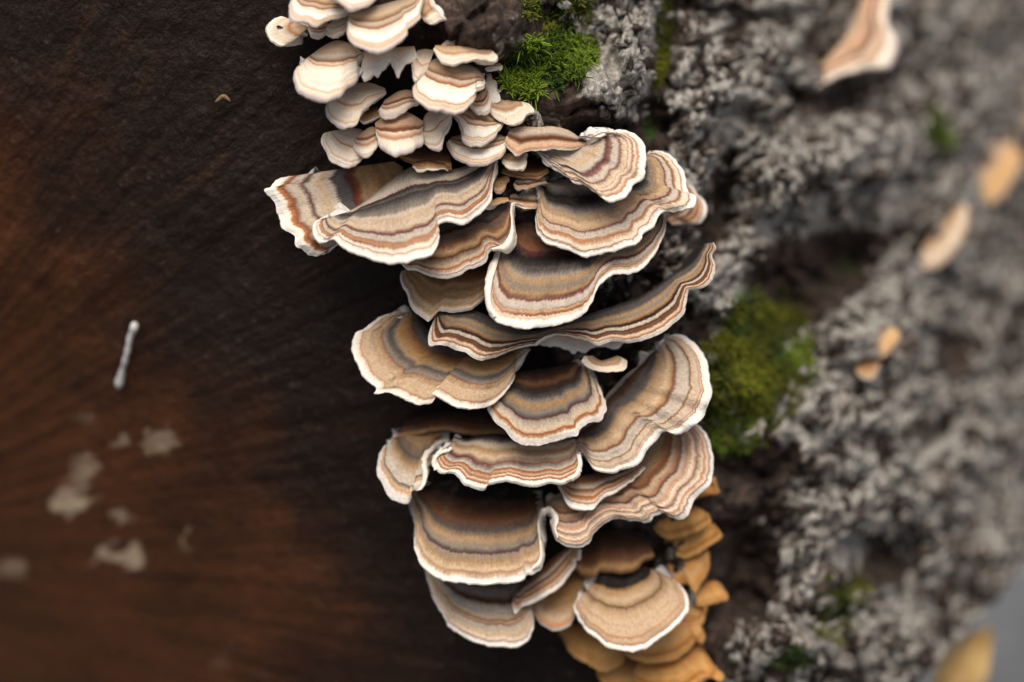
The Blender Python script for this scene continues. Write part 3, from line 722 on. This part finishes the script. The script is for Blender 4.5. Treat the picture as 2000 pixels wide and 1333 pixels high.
# --- lower tiers
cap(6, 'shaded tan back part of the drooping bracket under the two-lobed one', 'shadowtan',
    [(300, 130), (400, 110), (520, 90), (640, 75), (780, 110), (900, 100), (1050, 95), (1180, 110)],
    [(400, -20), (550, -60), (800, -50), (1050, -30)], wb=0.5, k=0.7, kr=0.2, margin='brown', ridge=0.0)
_r = cap(6, 'drooping greyish bracket with a white side fold, overhanging the bowl-shaped one', 'droop',
    [(290, 150), (250, 195), (205, 212), (187, 270), (190, 350), (220, 420), (270, 500), (340, 535), (388, 542), (395, 480), (450, 457), (490, 430), (515, 370), (495, 320), (482, 270), (490, 222), (530, 182), (600, 147), (655, 130)],
    [(385, 0), (430, 15), (500, 30), (580, 50), (660, 80)], wb=0.75, k=0.7, kr=0.25, group=G_B, rim=[(0, 1), (0.6, 1), (0.72, 2.6), (1, 2.2)])
flap(_r, 6, [(672, 155), (640, 122), (560, 158), (488, 225), (478, 290), (488, 350), (468, 430), (440, 460)], [(660, 175), (625, 150), (575, 188), (528, 232), (512, 290), (520, 350), (502, 420), (480, 455)])
_r = cap(6, 'rippled banded bracket with rust lines, lodged over the bowl-shaped one', 'ripple',
    [(668, 160), (640, 195), (592, 205), (555, 242), (545, 290), (572, 335), (620, 356), (680, 350), (725, 385), (755, 425), (810, 440), (880, 456), (905, 425), (960, 415), (1050, 410), (1150, 435), (1200, 443), (1300, 420), (1380, 425), (1440, 400), (1502, 370), (1522, 290), (1505, 215)],
    [(690, 112), (780, 122), (860, 98), (950, 92), (1100, 100), (1300, 105), (1470, 110)], wb=1.25, k=0.85, kr=0.28, group=G_B)
flap(_r, 6, [(672, 170), (640, 190), (590, 203), (553, 242), (543, 290), (560, 328)], [(680, 192), (652, 212), (608, 224), (577, 252), (567, 290), (580, 322)])
flap(_r, 6, [(1435, 408), (1503, 374), (1525, 290), (1508, 215)], [(1425, 385), (1475, 350), (1497, 290), (1488, 225)])
cap(6, 'narrow pointed bracket wedged between the rippled and frilled ones', 'blade',
    [(1362, 425), (1395, 480), (1420, 540), (1460, 570), (1520, 588), (1580, 585), (1640, 530), (1720, 480), (1790, 430), (1850, 395), (1920, 335), (1936, 315)],
    [(1400, 405), (1500, 370), (1600, 350), (1750, 325), (1895, 283)], wb=1.3, k=0.8, kr=0.3, group=G_B)
_r = cap(0, 'frilled banded bracket fanning out over the orange ones', 'frill',
    [(1325, 855), (1350, 830), (1368, 833), (1383, 851), (1390, 875), (1393, 905), (1390, 935), (1381, 951), (1360, 972), (1348, 993), (1342, 1008), (1324, 1017), (1309, 1011), (1297, 1003), (1276, 1011), (1267, 1021), (1246, 1020), (1210, 1014), (1189, 1020), (1171, 1032), (1159, 1047), (1150, 1062), (1132, 1069), (1111, 1068), (1096, 1062), (1083, 1050), (1078, 1035), (1081, 1023), (1089, 1018), (1085, 1004), (1074, 998)],
    [(1290, 845), (1250, 875), (1215, 900), (1180, 925), (1140, 945), (1100, 960), (1065, 980)], wb=1.0, k=0.70, kr=0.3, group=G_B)
flap(_r, 7, [(715, 250), (735, 232), (760, 255), (762, 300), (768, 350), (790, 400)], [(690, 205), (745, 190), (795, 240), (803, 285), (788, 330), (800, 385)])
_r = cap(6, 'deep bowl-shaped brown bracket with a thin white rim, over the sawn face', 'bowl',
    [(395, 480), (408, 560), (422, 640), (432, 720), (430, 800), (445, 880), (480, 960), (560, 1005), (640, 1045), (720, 1060), (850, 1068), (960, 1060), (1070, 1055), (1140, 1035), (1170, 995), (1215, 980), (1255, 950), (1278, 890), (1265, 780), (1260, 680), (1262, 620), (1290, 592)],
    [(470, 440), (600, 400), (800, 390), (1000, 400), (1150, 440), (1260, 500)], wb=0.75, k=0.72, kr=0.2, group=G_B, bulge=-0.1, rim=[(0, 1), (0.65, 1.2), (0.8, 2.2), (1, 1.8)])
flap(_r, 7, [(640, 608), (692, 575), (714, 510), (699, 400), (692, 300), (716, 245)], [(632, 580), (667, 545), (684, 500), (676, 400), (666, 300), (690, 205)])
cap(7, 'narrow twisted banded blade below the fold of the bowl-shaped bracket', 'blade',
    [(510, 770), (503, 830), (520, 882), (545, 865), (565, 838), (640, 810), (730, 760), (820, 690), (900, 595), (915, 540), (942, 535), (950, 470)],
    [(520, 755), (560, 700), (640, 630), (710, 570), (780, 510), (870, 450)], wb=1.2, k=0.75, kr=0.3, group=G_B)
cap(0, 'lowest banded bracket over the sawn face, dark grey middle and white rim', 'lower',
    [(828, 1105), (838, 1140), (845, 1165), (859, 1193), (871, 1212), (883, 1227), (904, 1242), (928, 1254), (955, 1261), (979, 1260), (1009, 1263), (1030, 1251), (1037, 1239), (1041, 1218), (1039, 1188), (1032, 1165)],
    [(850, 1095), (890, 1100), (950, 1100), (1020, 1105)], wb=0.8, k=0.7, kr=0.25, group=G_B)
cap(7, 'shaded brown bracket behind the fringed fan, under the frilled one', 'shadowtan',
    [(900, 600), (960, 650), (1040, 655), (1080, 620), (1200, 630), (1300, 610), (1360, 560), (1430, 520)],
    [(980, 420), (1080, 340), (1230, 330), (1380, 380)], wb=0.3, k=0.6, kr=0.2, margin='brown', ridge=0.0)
cap(7, 'small amber bracket with a pale rim between the lowest banded and the fan', 'amber',
    [(620, 800), (635, 870), (665, 925), (720, 980), (800, 1002), (862, 980), (900, 920), (925, 850), (960, 800)],
    [(700, 720), (800, 660), (900, 610), (1000, 580)], wb=0.55, k=0.6, kr=0.2, group=G_B)
cap(7, 'fan-shaped beige bracket with a black fringe at its back, among the orange ones', 'fringe',
    [(960, 780), (903, 832), (930, 900), (970, 970), (1020, 1020), (1080, 1070), (1150, 1100), (1250, 1122), (1340, 1110), (1430, 1062), (1530, 990), (1600, 920), (1637, 850), (1625, 760), (1590, 700), (1530, 650), (1470, 615)],
    [(1060, 660), (1080, 610), (1150, 590), (1250, 585), (1320, 590), (1380, 585)], wb=0.7, k=0.65, kr=0.25, group=G_B)

# --- orange brackets low on the bark
def oc(label, edge, base, prof='orange', **kw):
    kw.setdefault('wb', 0.3)
    cap(7, label, prof, edge, base, k=0.6, kr=0.25, group=G_O, margin='orange', thick=0.2, wave=0.14, **kw)
oc('pointed orange bracket tip poking out under the frilled bracket', [(1640, 170), (1690, 142), (1760, 122), (1830, 112), (1860, 95), (1835, 50), (1800, 20)], [(1600, 90), (1650, 40), (1720, -20)], 'orangeplain', wb=0.5)
oc('upper lobe of an orange bracket just below the frilled one', [(1420, 330), (1450, 370), (1540, 405), (1660, 372), (1760, 322), (1802, 290), (1780, 235)], [(1450, 250), (1560, 215), (1700, 190)], wb=0.6)
oc('orange bracket with a darker crease, outermost at the dark bark', [(1490, 430), (1540, 490), (1620, 520), (1700, 502), (1790, 440), (1870, 385), (1860, 350), (1815, 310)], [(1510, 380), (1620, 340), (1770, 275)], wb=0.45)
oc('broad orange bracket with a ragged lower edge beside the beige fan', [(1470, 600), (1500, 650), (1560, 700), (1640, 692), (1690, 755), (1725, 700), (1760, 640), (1788, 580), (1785, 500)], [(1480, 520), (1600, 480), (1770, 450)], 'orangeplain')
oc('square-tipped orange bracket sticking out alone over dark bark', [(1700, 835), (1740, 832), (1800, 822), (1905, 797), (1890, 740), (1850, 685)], [(1690, 720), (1740, 690), (1810, 670)], 'orangeplain', wb=0.4)
oc('shaded orange bracket stretch below the square-tipped one', [(1590, 880), (1620, 930), (1680, 950), (1740, 965), (1762, 880), (1755, 780)], [(1600, 790), (1660, 740), (1730, 710)], wb=0.2)
oc('large orange bracket with a small upturned tip under the beige fan', [(1230, 1150), (1300, 1195), (1400, 1205), (1560, 1182), (1650, 1122), (1700, 1062), (1735, 1085), (1762, 1040), (1730, 985)], [(1280, 1020), (1450, 960), (1600, 910), (1710, 920)], wb=0.4)
oc('lowest orange bracket with a wavy edge running off to a point', [(1280, 1320), (1400, 1390), (1600, 1400), (1700, 1365), (1790, 1310), (1860, 1335), (1882, 1290), (1820, 1235), (1745, 1120)], [(1320, 1190), (1500, 1170), (1700, 1080)], wb=0.4)
oc('orange-brown bracket under the amber one, over the sawn face', [(800, 1000), (850, 1090), (900, 1160), (1000, 1222), (1080, 1262), (1150, 1250), (1220, 1200), (1240, 1120)], [(830, 960), (950, 950), (1080, 980), (1180, 1030)], 'orangeplain', wb=0.1)
oc('dark orange bracket at the foot of the cluster', [(1050, 1270), (1090, 1350), (1180, 1410), (1300, 1400), (1390, 1340)], [(1100, 1190), (1220, 1170), (1350, 1190)], 'orangeplain', wb=0.15)

# --- small cream brackets of the top tiers
def cc(label, edge, base, prof='cream', z=1, **kw):
    a = dict(wb=0.45, k=0.85, kr=0.35, thick=0.22, wave=0.07, lip=0.05, group=G_S, margin='cream'); a.update(kw)
    return cap(z, label, prof, edge, base, **a)
cc('cream bracket cut off by the top edge, highest of all', [(465, -15), (560, 30), (630, 62), (700, 55), (760, 15), (800, -20)], [(520, -130), (640, -140), (760, -120)], wb=0.9)
cc('cream bracket with lumpy lip above a tiny pair of caps', [(225, 5), (212, 60), (222, 110), (260, 140), (330, 160), (370, 180), (410, 176), (470, 150), (540, 130), (600, 100), (618, 75)], [(290, -40), (400, -50), (520, -20), (600, 30)], 'creamstep', wb=0.8, jag=1.6)
cc('small cream cap with a dark hole, sticking out over the sawn face', [(215, 122), (165, 112), (120, 130), (80, 165), (70, 210), (100, 260), (150, 292), (190, 296), (240, 262), (262, 222), (310, 205)], [(300, 160), (330, 172), (345, 190)], 'creamlip', wb=0.3, k=0.4, kr=0.3, hole=(545, 53, 7, 3.5))
cc('brownish sliver of a cap, first of the tiny pair', [(338, 195), (350, 236), (420, 244), (475, 225)], [(340, 160), (470, 150)], 'creamband', wb=0.35)
cc('pale sliver of a cap, second of the tiny pair', [(452, 190), (462, 226), (510, 238), (570, 215), (602, 170), (622, 130)], [(480, 150), (560, 110), (620, 90)], 'creamflat', wb=0.5)
cc('large cream bracket with a purplish scalloped edge and grey upper layer', [(605, 150), (590, 220), (620, 270), (670, 310), (740, 335), (810, 341), (870, 325), (940, 280), (982, 230), (992, 185), (1062, 130), (1077, 60), (1085, 0)], [(600, 90), (700, 55), (820, 30), (960, -10), (1075, -40)], 'creamstep', wb=0.9)
cc('cream leaf-like cap beside the dark knot of the log', [(1078, 110), (1100, 146), (1140, 159), (1200, 132), (1232, 115), (1182, 60), (1152, 10), (1130, -20)], [(1075, 80), (1078, 20), (1100, -30)], 'creamlip', wb=0.8, k=0.3)
cc('broad cream bracket with tan arcs, widest over the sawn face', [(310, 395), (262, 450), (240, 500), (250, 560), (290, 610), (360, 640), (440, 656), (500, 645), (560, 620), (602, 572), (650, 545), (670, 510), (662, 430), (690, 375)], [(370, 350), (440, 300), (520, 265), (600, 280), (690, 340)], 'cream', wb=0.6)
cc('grey-cream cap directly beneath the broad cream one', [(462, 650), (445, 720), (470, 780), (530, 826), (600, 836), (660, 812), (686, 760), (690, 728), (790, 652), (850, 612)], [(560, 580), (640, 545), (740, 540), (840, 575)], 'creamflat', wb=0.5)
cc('thin brown-striped cap leaning beside the large scalloped cream one', [(797, 720), (810, 752), (845, 769), (900, 750), (980, 710), (1062, 680)], [(840, 650), (930, 595), (1010, 590), (1055, 640)], 'creamband', wb=0.55)
cc('narrow tan sliver beneath the thin brown-striped cap', [(675, 785), (700, 806), (760, 790), (815, 760)], [(690, 725), (790, 690)], 'tanplain', wb=0.4)
cc('cream stalk-like cap behind the scalloped cream bracket', [(1015, 390), (1010, 440), (1013, 490), (1040, 532), (1105, 485)], [(1050, 330), (1100, 320), (1160, 330)], 'creamflat', wb=0.5)
cc('scalloped cream bracket with double tan arc, brightest by the moss', [(1075, 480), (1022, 540), (1018, 590), (1040, 640), (1080, 670), (1130, 710), (1190, 720), (1240, 736), (1300, 746), (1360, 720), (1400, 680), (1437, 640), (1442, 600), (1482, 590), (1490, 560), (1495, 535)], [(1120, 430), (1150, 390), (1220, 375), (1320, 400), (1430, 440), (1485, 500)], 'creamstep', wb=0.7, jag=1.4)
cc('flat cream ledge topping the scalloped bracket near the moss', [(1153, 325), (1180, 370), (1230, 405), (1290, 421), (1340, 405), (1400, 395), (1440, 385), (1510, 402), (1560, 390), (1572, 365), (1540, 335)], [(1170, 295), (1260, 300), (1390, 305), (1520, 322)], 'creamlip', wb=0.95)
cc('tiny cream nub below the flat ledge', [(1490, 440), (1500, 460), (1560, 463), (1600, 457), (1607, 430)], [(1500, 400), (1590, 412)], 'creamlip', wb=0.5)
cc('ragged yellowish crust above the flat cream ledge', [(1190, 310), (1235, 265), (1290, 265), (1350, 212), (1372, 250), (1415, 300)], [(1200, 325), (1290, 325), (1400, 325)], 'creamlip', wb=0.7, k=0.6, kr=0.05, thick=0.15)
cc('tiny tan striped cap between the scalloped and drooping cream ones', [(1390, 695), (1430, 726), (1480, 729), (1520, 710), (1527, 660), (1520, 610)], [(1420, 630), (1500, 580)], 'creamband', wb=0.45)
cc('smooth drooping cream bracket pointing at the brown bark', [(1490, 700), (1560, 770), (1630, 810), (1680, 816), (1740, 780), (1762, 740), (1802, 730), (1792, 690), (1742, 664)], [(1500, 640), (1580, 640), (1690, 660)], 'creamlip', wb=0.5)
cc('whitish stem-like ridge joining the drooping cream bracket to the nub', [(1500, 560), (1500, 620), (1530, 670), (1590, 665), (1585, 610), (1545, 530)], [(1500, 480), (1530, 480)], 'whitepore', wb=0.3, k=0.2, kr=0.15)
cc('scalloped cream bracket with dark double line, below the brightest one', [(1280, 750), (1310, 800), (1330, 850), (1360, 910), (1400, 941), (1440, 925), (1480, 939), (1530, 900), (1590, 840), (1612, 805)], [(1310, 725), (1400, 705), (1490, 715), (1600, 780)], 'creamstep', wb=0.5, jag=1.6)
cc('peach cream bracket with violet rim at the middle of the small tiers', [(780, 880), (785, 910), (800, 950), (860, 1000), (900, 1018), (950, 1005), (1010, 980), (1060, 950), (1088, 930), (1090, 860)], [(775, 800), (860, 740), (980, 730), (1090, 790)], 'creamband', wb=0.65)
cc('greyish creased cap joined beside the peach cream one', [(1085, 930), (1120, 960), (1170, 976), (1212, 955), (1240, 890), (1270, 810), (1278, 750)], [(1085, 790), (1110, 740), (1180, 705), (1260, 715)], 'creamflat', wb=0.5)
cc('small peach cap overlapping the pale lowest small one', [(622, 935), (640, 990), (700, 1011), (740, 1000), (790, 950), (805, 890)], [(670, 875), (740, 830), (800, 830)], 'creamband', wb=0.6)
cc('pale greyish cap with violet rim, lowest of the small ones over the sawn face', [(450, 865), (430, 935), (470, 990), (500, 1040), (560, 1070), (620, 1083), (670, 1062), (725, 1005)], [(540, 845), (620, 835), (690, 845), (720, 880)], 'creamflat', wb=0.4)
cc('grey-topped cream bracket behind the tip of the large slanting one', [(1240, 930), (1252, 990), (1300, 1040), (1400, 1075), (1500, 1070), (1590, 1030), (1632, 970), (1642, 935)], [(1280, 890), (1400, 865), (1540, 865), (1625, 890)], 'creamstep', wb=0.5, lip=0.1)
cc('small crumpled cream cap under the flat brown-lined bracket', [(1600, 290), (1640, 336), (1700, 341), (1742, 330), (1772, 240)], [(1620, 235), (1740, 215)], 'creamlip', z=2, wb=0.7)
cc('ragged torn white cap between the cream tiers', [(685, 420), (690, 480), (705, 512), (740, 500), (770, 470), (800, 492), (830, 450), (870, 402), (885, 432), (915, 482), (945, 470), (980, 420), (1010, 410), (1052, 370)], [(690, 340), (850, 315), (1030, 300)], 'whitepore', wb=0.45, jag=2.0)
cc('little pale cap in the dark gap between two large banded ones', [(1540, 460), (1570, 486), (1610, 480), (1652, 410)], [(1550, 400), (1640, 370)], 'amber', z=2, wb=0.5, margin='white')
cc('little brown-lined cap in the dark gap between two large banded ones', [(1675, 435), (1700, 471), (1760, 466), (1830, 440), (1895, 428)], [(1690, 405), (1790, 400), (1880, 395)], 'strip', z=2, wb=0.6)
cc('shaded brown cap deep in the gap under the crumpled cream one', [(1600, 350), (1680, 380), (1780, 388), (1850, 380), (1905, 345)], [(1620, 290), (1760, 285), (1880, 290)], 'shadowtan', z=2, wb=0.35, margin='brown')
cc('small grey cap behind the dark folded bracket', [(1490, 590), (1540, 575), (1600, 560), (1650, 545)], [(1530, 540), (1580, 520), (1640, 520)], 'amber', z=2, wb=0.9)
cc('brown cap reaching down behind the dark folded bracket and the central one', [(1640, 560), (1720, 590), (1780, 600), (1850, 590)], [(1660, 500), (1760, 490), (1850, 510)], 'strip', z=2, wb=0.4, margin='brown')
cc('shaded tan cap beneath the peach cream one', [(920, 250), (980, 290), (1080, 310), (1200, 320), (1275, 330)], [(930, 190), (1080, 170), (1260, 190)], 'shadowtan', z=2, wb=0.35, margin='brown')
cc('small tan cap resting on the back of the large slanting bracket', [(1020, 315), (1050, 345), (1120, 335), (1200, 335), (1250, 345)], [(1040, 285), (1120, 275), (1230, 300)], 'tanplain', z=2, wb=0.9)

# ------------------------------------------------------------------ out-of-focus fungi and leaves on the far bark
def far_cap(label, prof, edge, base, margin='cream', **kw):
    cx, cy = np.mean(base, 0)
    w0 = float(bark_at(cx, cy))
    cap(0, label, prof, edge, base, w0=w0, margin=margin, name='bracket_fungus', **kw)
FAR = dict(k=0.5, kr=0.3, thick=0.2, wave=0.05)
far_cap('pinkish curled bracket with a white crest high on the far bark', 'creamband',
        [(1570, 178), (1600, 172), (1640, 150), (1690, 138), (1728, 138), (1752, 105), (1752, 70), (1735, 45), (1740, 0), (1750, -40)], [(1575, 150), (1620, 110), (1660, 60), (1680, 10), (1700, -40)], wb=0.9, **FAR)
far_cap('buff bean-shaped bracket on the far bark, larger of an adjoining two', 'buff',
        [(1900, 350), (1895, 385), (1915, 405), (1950, 392), (1980, 350), (1995, 310), (1985, 285)], [(1905, 335), (1935, 290), (1970, 275)], wb=0.5, group='buff brackets on the far bark', **FAR)
far_cap('pale buff bracket on the far bark, slimmer of an adjoining two', 'palebuff',
        [(1800, 500), (1805, 520), (1830, 520), (1865, 490), (1885, 450), (1893, 410), (1880, 398)], [(1803, 480), (1830, 450), (1860, 415), (1875, 400)], wb=0.5, group='buff brackets on the far bark', **FAR)
far_cap('small orange-buff bracket sitting in a furrow of grey bark', 'buff',
        [(1695, 690), (1715, 702), (1740, 685), (1757, 655), (1745, 640)], [(1700, 670), (1725, 645), (1740, 638)], wb=0.5, group='buff brackets on the far bark', **FAR)
far_cap('tiny tan bracket just under the orange-buff one in the furrow', 'tanplain',
        [(1670, 725), (1685, 740), (1705, 738), (1718, 718)], [(1675, 708), (1712, 705)], wb=0.5, group='buff brackets on the far bark', **FAR)
far_cap('orange bracket at the far end of the bark above the bean-shaped one', 'buff',
        [(1970, 235), (1985, 250), (2015, 245), (2040, 205), (2030, 185)], [(1980, 215), (2000, 190), (2020, 180)], wb=0.5, group='buff brackets on the far bark', **FAR)

# yellow leaf lying beyond the foot of the log
def leaf(label, pts_l, pts_r, w, mat):
    A, _ = curve(pts_l, 40); B, _ = curve(pts_r, 40)
    s = np.linspace(0, 1, 15)
    X = A[:, 0][:, None] * (1 - s) + B[:, 0][:, None] * s; Y = A[:, 1][:, None] * (1 - s) + B[:, 1][:, None] * s
    Wd = w - 0.5 * np.abs(s - 0.5)[None] + 0.3 * (fbm(X / 60, Y / 60, 5, 3) - 0.5)
    v = np.concatenate([P(X, Y, Wd).reshape(-1, 3), P(X, Y, Wd - 0.05).reshape(-1, 3)])
    f = grid_faces(40, 15); f = np.vstack([f[:, ::-1], f + 600])
    loc = P(A[0, 0], A[0, 1], w)
    return tag(mesh('fallen_leaf', v, f, mat, None, loc), label, 'leaf')
M_LEAF = plain('yellow_leaf', (0.42, 0.25, 0.08), (0.62, 0.44, 0.20), 90, 0.6)
leaf('yellow-buff fallen leaf past the foot of the log', [(1815, 1350), (1835, 1290), (1880, 1245), (1935, 1225)], [(1890, 1360), (1925, 1330), (1935, 1280), (1940, 1228)], -10.0, M_LEAF)

# ------------------------------------------------------------------ twig and flake on the sawn face
def tube(name, pts, radii, mat, nseg=10, seed=0, **tags):
    pts = np.asarray(pts, float); n = len(pts)
    tn = np.gradient(pts, axis=0); tn /= np.linalg.norm(tn, axis=1)[:, None]
    a = np.cross(tn, W3); a /= np.linalg.norm(a, axis=1)[:, None]; b = np.cross(tn, a)
    ang = np.linspace(0, 2 * np.pi, nseg, endpoint=False)
    rr = np.asarray(radii)[:, None] * (1 + 0.15 * (np.random.default_rng(seed).random((n, nseg)) - 0.5))
    v = pts[:, None] + rr[..., None] * (np.cos(ang)[None, :, None] * a[:, None] + np.sin(ang)[None, :, None] * b[:, None])
    idx = np.arange(n * nseg).reshape(n, nseg)
    f = np.stack([idx[:-1], idx[1:], np.roll(idx[1:], -1, 1), np.roll(idx[:-1], -1, 1)], -1).reshape(-1, 4)
    loc = pts[0]
    return tag(mesh(name, v, f, mat, None, loc), **tags)
tp, _ = curve([(262, 628), (262, 640), (254, 660), (248, 690), (241, 715), (236, 735), (232, 752), (231, 760)], 26)
tw = surf(tp[:, 0], tp[:, 1]) + 0.06 + np.linspace(0.12, 0.05, 26)
rad = 0.01 * 0.06 * np.array([0.2, 1.2, 1.5, 1.4, 1.05, 0.95, 1.0, 1.1, 0.9, 0.85, 0.95, 1.05, 0.9, 0.85, 1.0, 1.1, 0.9, 0.8, 0.9, 1.15, 1.2, 1.3, 1.45, 1.5, 1.2, 0.2])
tube('twig', P(tp[:, 0], tp[:, 1], tw), rad, M_TWIG, label='short knobbly bleached twig stuck to the sawn face', cat='twig')
fp, _ = curve([(420, 200), (428, 194), (436, 188), (443, 192), (450, 198)], 14)
M_FLAKE = plain('tan_flake', (0.12, 0.07, 0.03), (0.28, 0.18, 0.09), 300)
tube('wood_flake', P(fp[:, 0], fp[:, 1], surf(fp[:, 0], fp[:, 1]) + 0.10), 0.01 * 0.035 * np.array([0.2, .6, .9, 1, 1.1, 1.2, 1.2, 1.1, 1.2, 1.1, 1, .8, .5, .2]), M_FLAKE, label='tiny tan bent flake on the dark sawn wood', cat='wood flake')

# ------------------------------------------------------------------ moss
def moss(label, cx, cy, rx, ry, rot, n, mat, seed, length=0.30, lean=(0.0, 0.5)):
    r = np.random.default_rng(seed)
    a = r.random(n) * 2 * np.pi; q = np.sqrt(r.random(n))
    x, y = q * np.cos(a) * rx, q * np.sin(a) * ry
    t = math.radians(rot); px = cx + x * math.cos(t) - y * math.sin(t); py = cy + x * math.sin(t) + y * math.cos(t)
    keep = fbm(px / 28, py / 28, seed, 3) + 0.25 * (1 - q) > 0.50
    px, py = px[keep], py[keep]; n = len(px)
    tone = np.clip(fbm(px / 40, py / 40, seed + 5, 2) * 1.3 - 0.25 + 0.35 * (r.random(n) - 0.5), 0, 1)
    base = P(px, py, bark_at(px, py) - 0.04)
    d = W3 + U3 * (r.normal(0, 0.55, n)[:, None] + lean[0]) + V3 * (r.normal(0, 0.55, n)[:, None] + lean[1])
    d /= np.linalg.norm(d, axis=1)[:, None]
    L = 0.01 * length * (0.45 + 0.9 * r.random(n))[:, None]
    bend = np.array((0, 0, -1.0)) * (0.25 + 0.5 * r.random(n))[:, None] + r.normal(0, 0.25, (n, 3))
    side = np.cross(d, r.normal(0, 1, (n, 3))); side /= np.linalg.norm(side, axis=1)[:, None]
    side2 = np.cross(d, side)
    wd = 0.01 * 0.014 * (0.7 + 0.8 * r.random(n))[:, None]
    V = []; 
    for s_, tap in ((0, 1.0), (0.5, 1.3), (0.85, 0.8)):
        c = base + d * L * s_ + bend * L * s_ ** 2 * 0.5
        for ang in (0, 2.09, 4.19):
            V.append(c + (side * math.cos(ang) + side2 * math.sin(ang)) * wd * tap)
    V.append(base + d * L + bend * L * 0.5)
    V = np.stack(V, 1)                                   # n x 10 x 3
    tri = []
    for lv in (0, 3):
        for j in range(3):
            p0, p1 = lv + j, lv + (j + 1) % 3
            tri += [(p0, p1, p1 + 3), (p0, p1 + 3, p0 + 3)]
    tri += [(6, 7, 9), (7, 8, 9), (8, 6, 9)]
    F_ = (np.asarray(tri)[None] + (np.arange(n) * 10)[:, None, None]).reshape(-1, 3)
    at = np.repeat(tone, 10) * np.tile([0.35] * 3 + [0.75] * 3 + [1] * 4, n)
    loc = P(cx, cy, float(bark_at(cx, cy)))
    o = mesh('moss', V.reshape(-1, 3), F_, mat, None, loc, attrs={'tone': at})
    return tag(o, label, 'moss', kind='stuff')
moss('bright green moss tuft on brown bark beside the small cream brackets', 1072, 130, 95, 58, -18, 5200, M_MOSS, 1, 0.30)
moss('dim dark green moss above the bright tuft', 1090, 25, 80, 45, 0, 2200, M_MOSSD, 2, 0.2)
moss('large olive green moss cushion by the crescent bracket', 1470, 720, 105, 165, 24, 9500, M_MOSSD, 3, 0.28)
moss('brighter moss low on the olive cushion', 1420, 840, 60, 45, 0, 2600, M_MOSS, 4, 0.24)
moss('yellow-green moss sprig at the upper rim of the olive cushion', 1565, 700, 30, 45, 20, 900, M_MOSS, 5, 0.26)
moss('small bright green moss sprig far along the bark', 1822, 262, 22, 48, -20, 900, M_MOSS, 6, 0.4)
moss('thin dark moss line in an upright furrow of grey bark', 1292, 80, 16, 110, 6, 1400, M_MOSSD, 7, 0.2)
moss('faint green moss in the hollow low on the bark', 1640, 1190, 70, 70, 0, 1200, M_MOSSD, 8, 0.25)
moss('little green moss spot near the foot of the bark', 1545, 1290, 45, 25, -20, 600, M_MOSS, 9, 0.22)
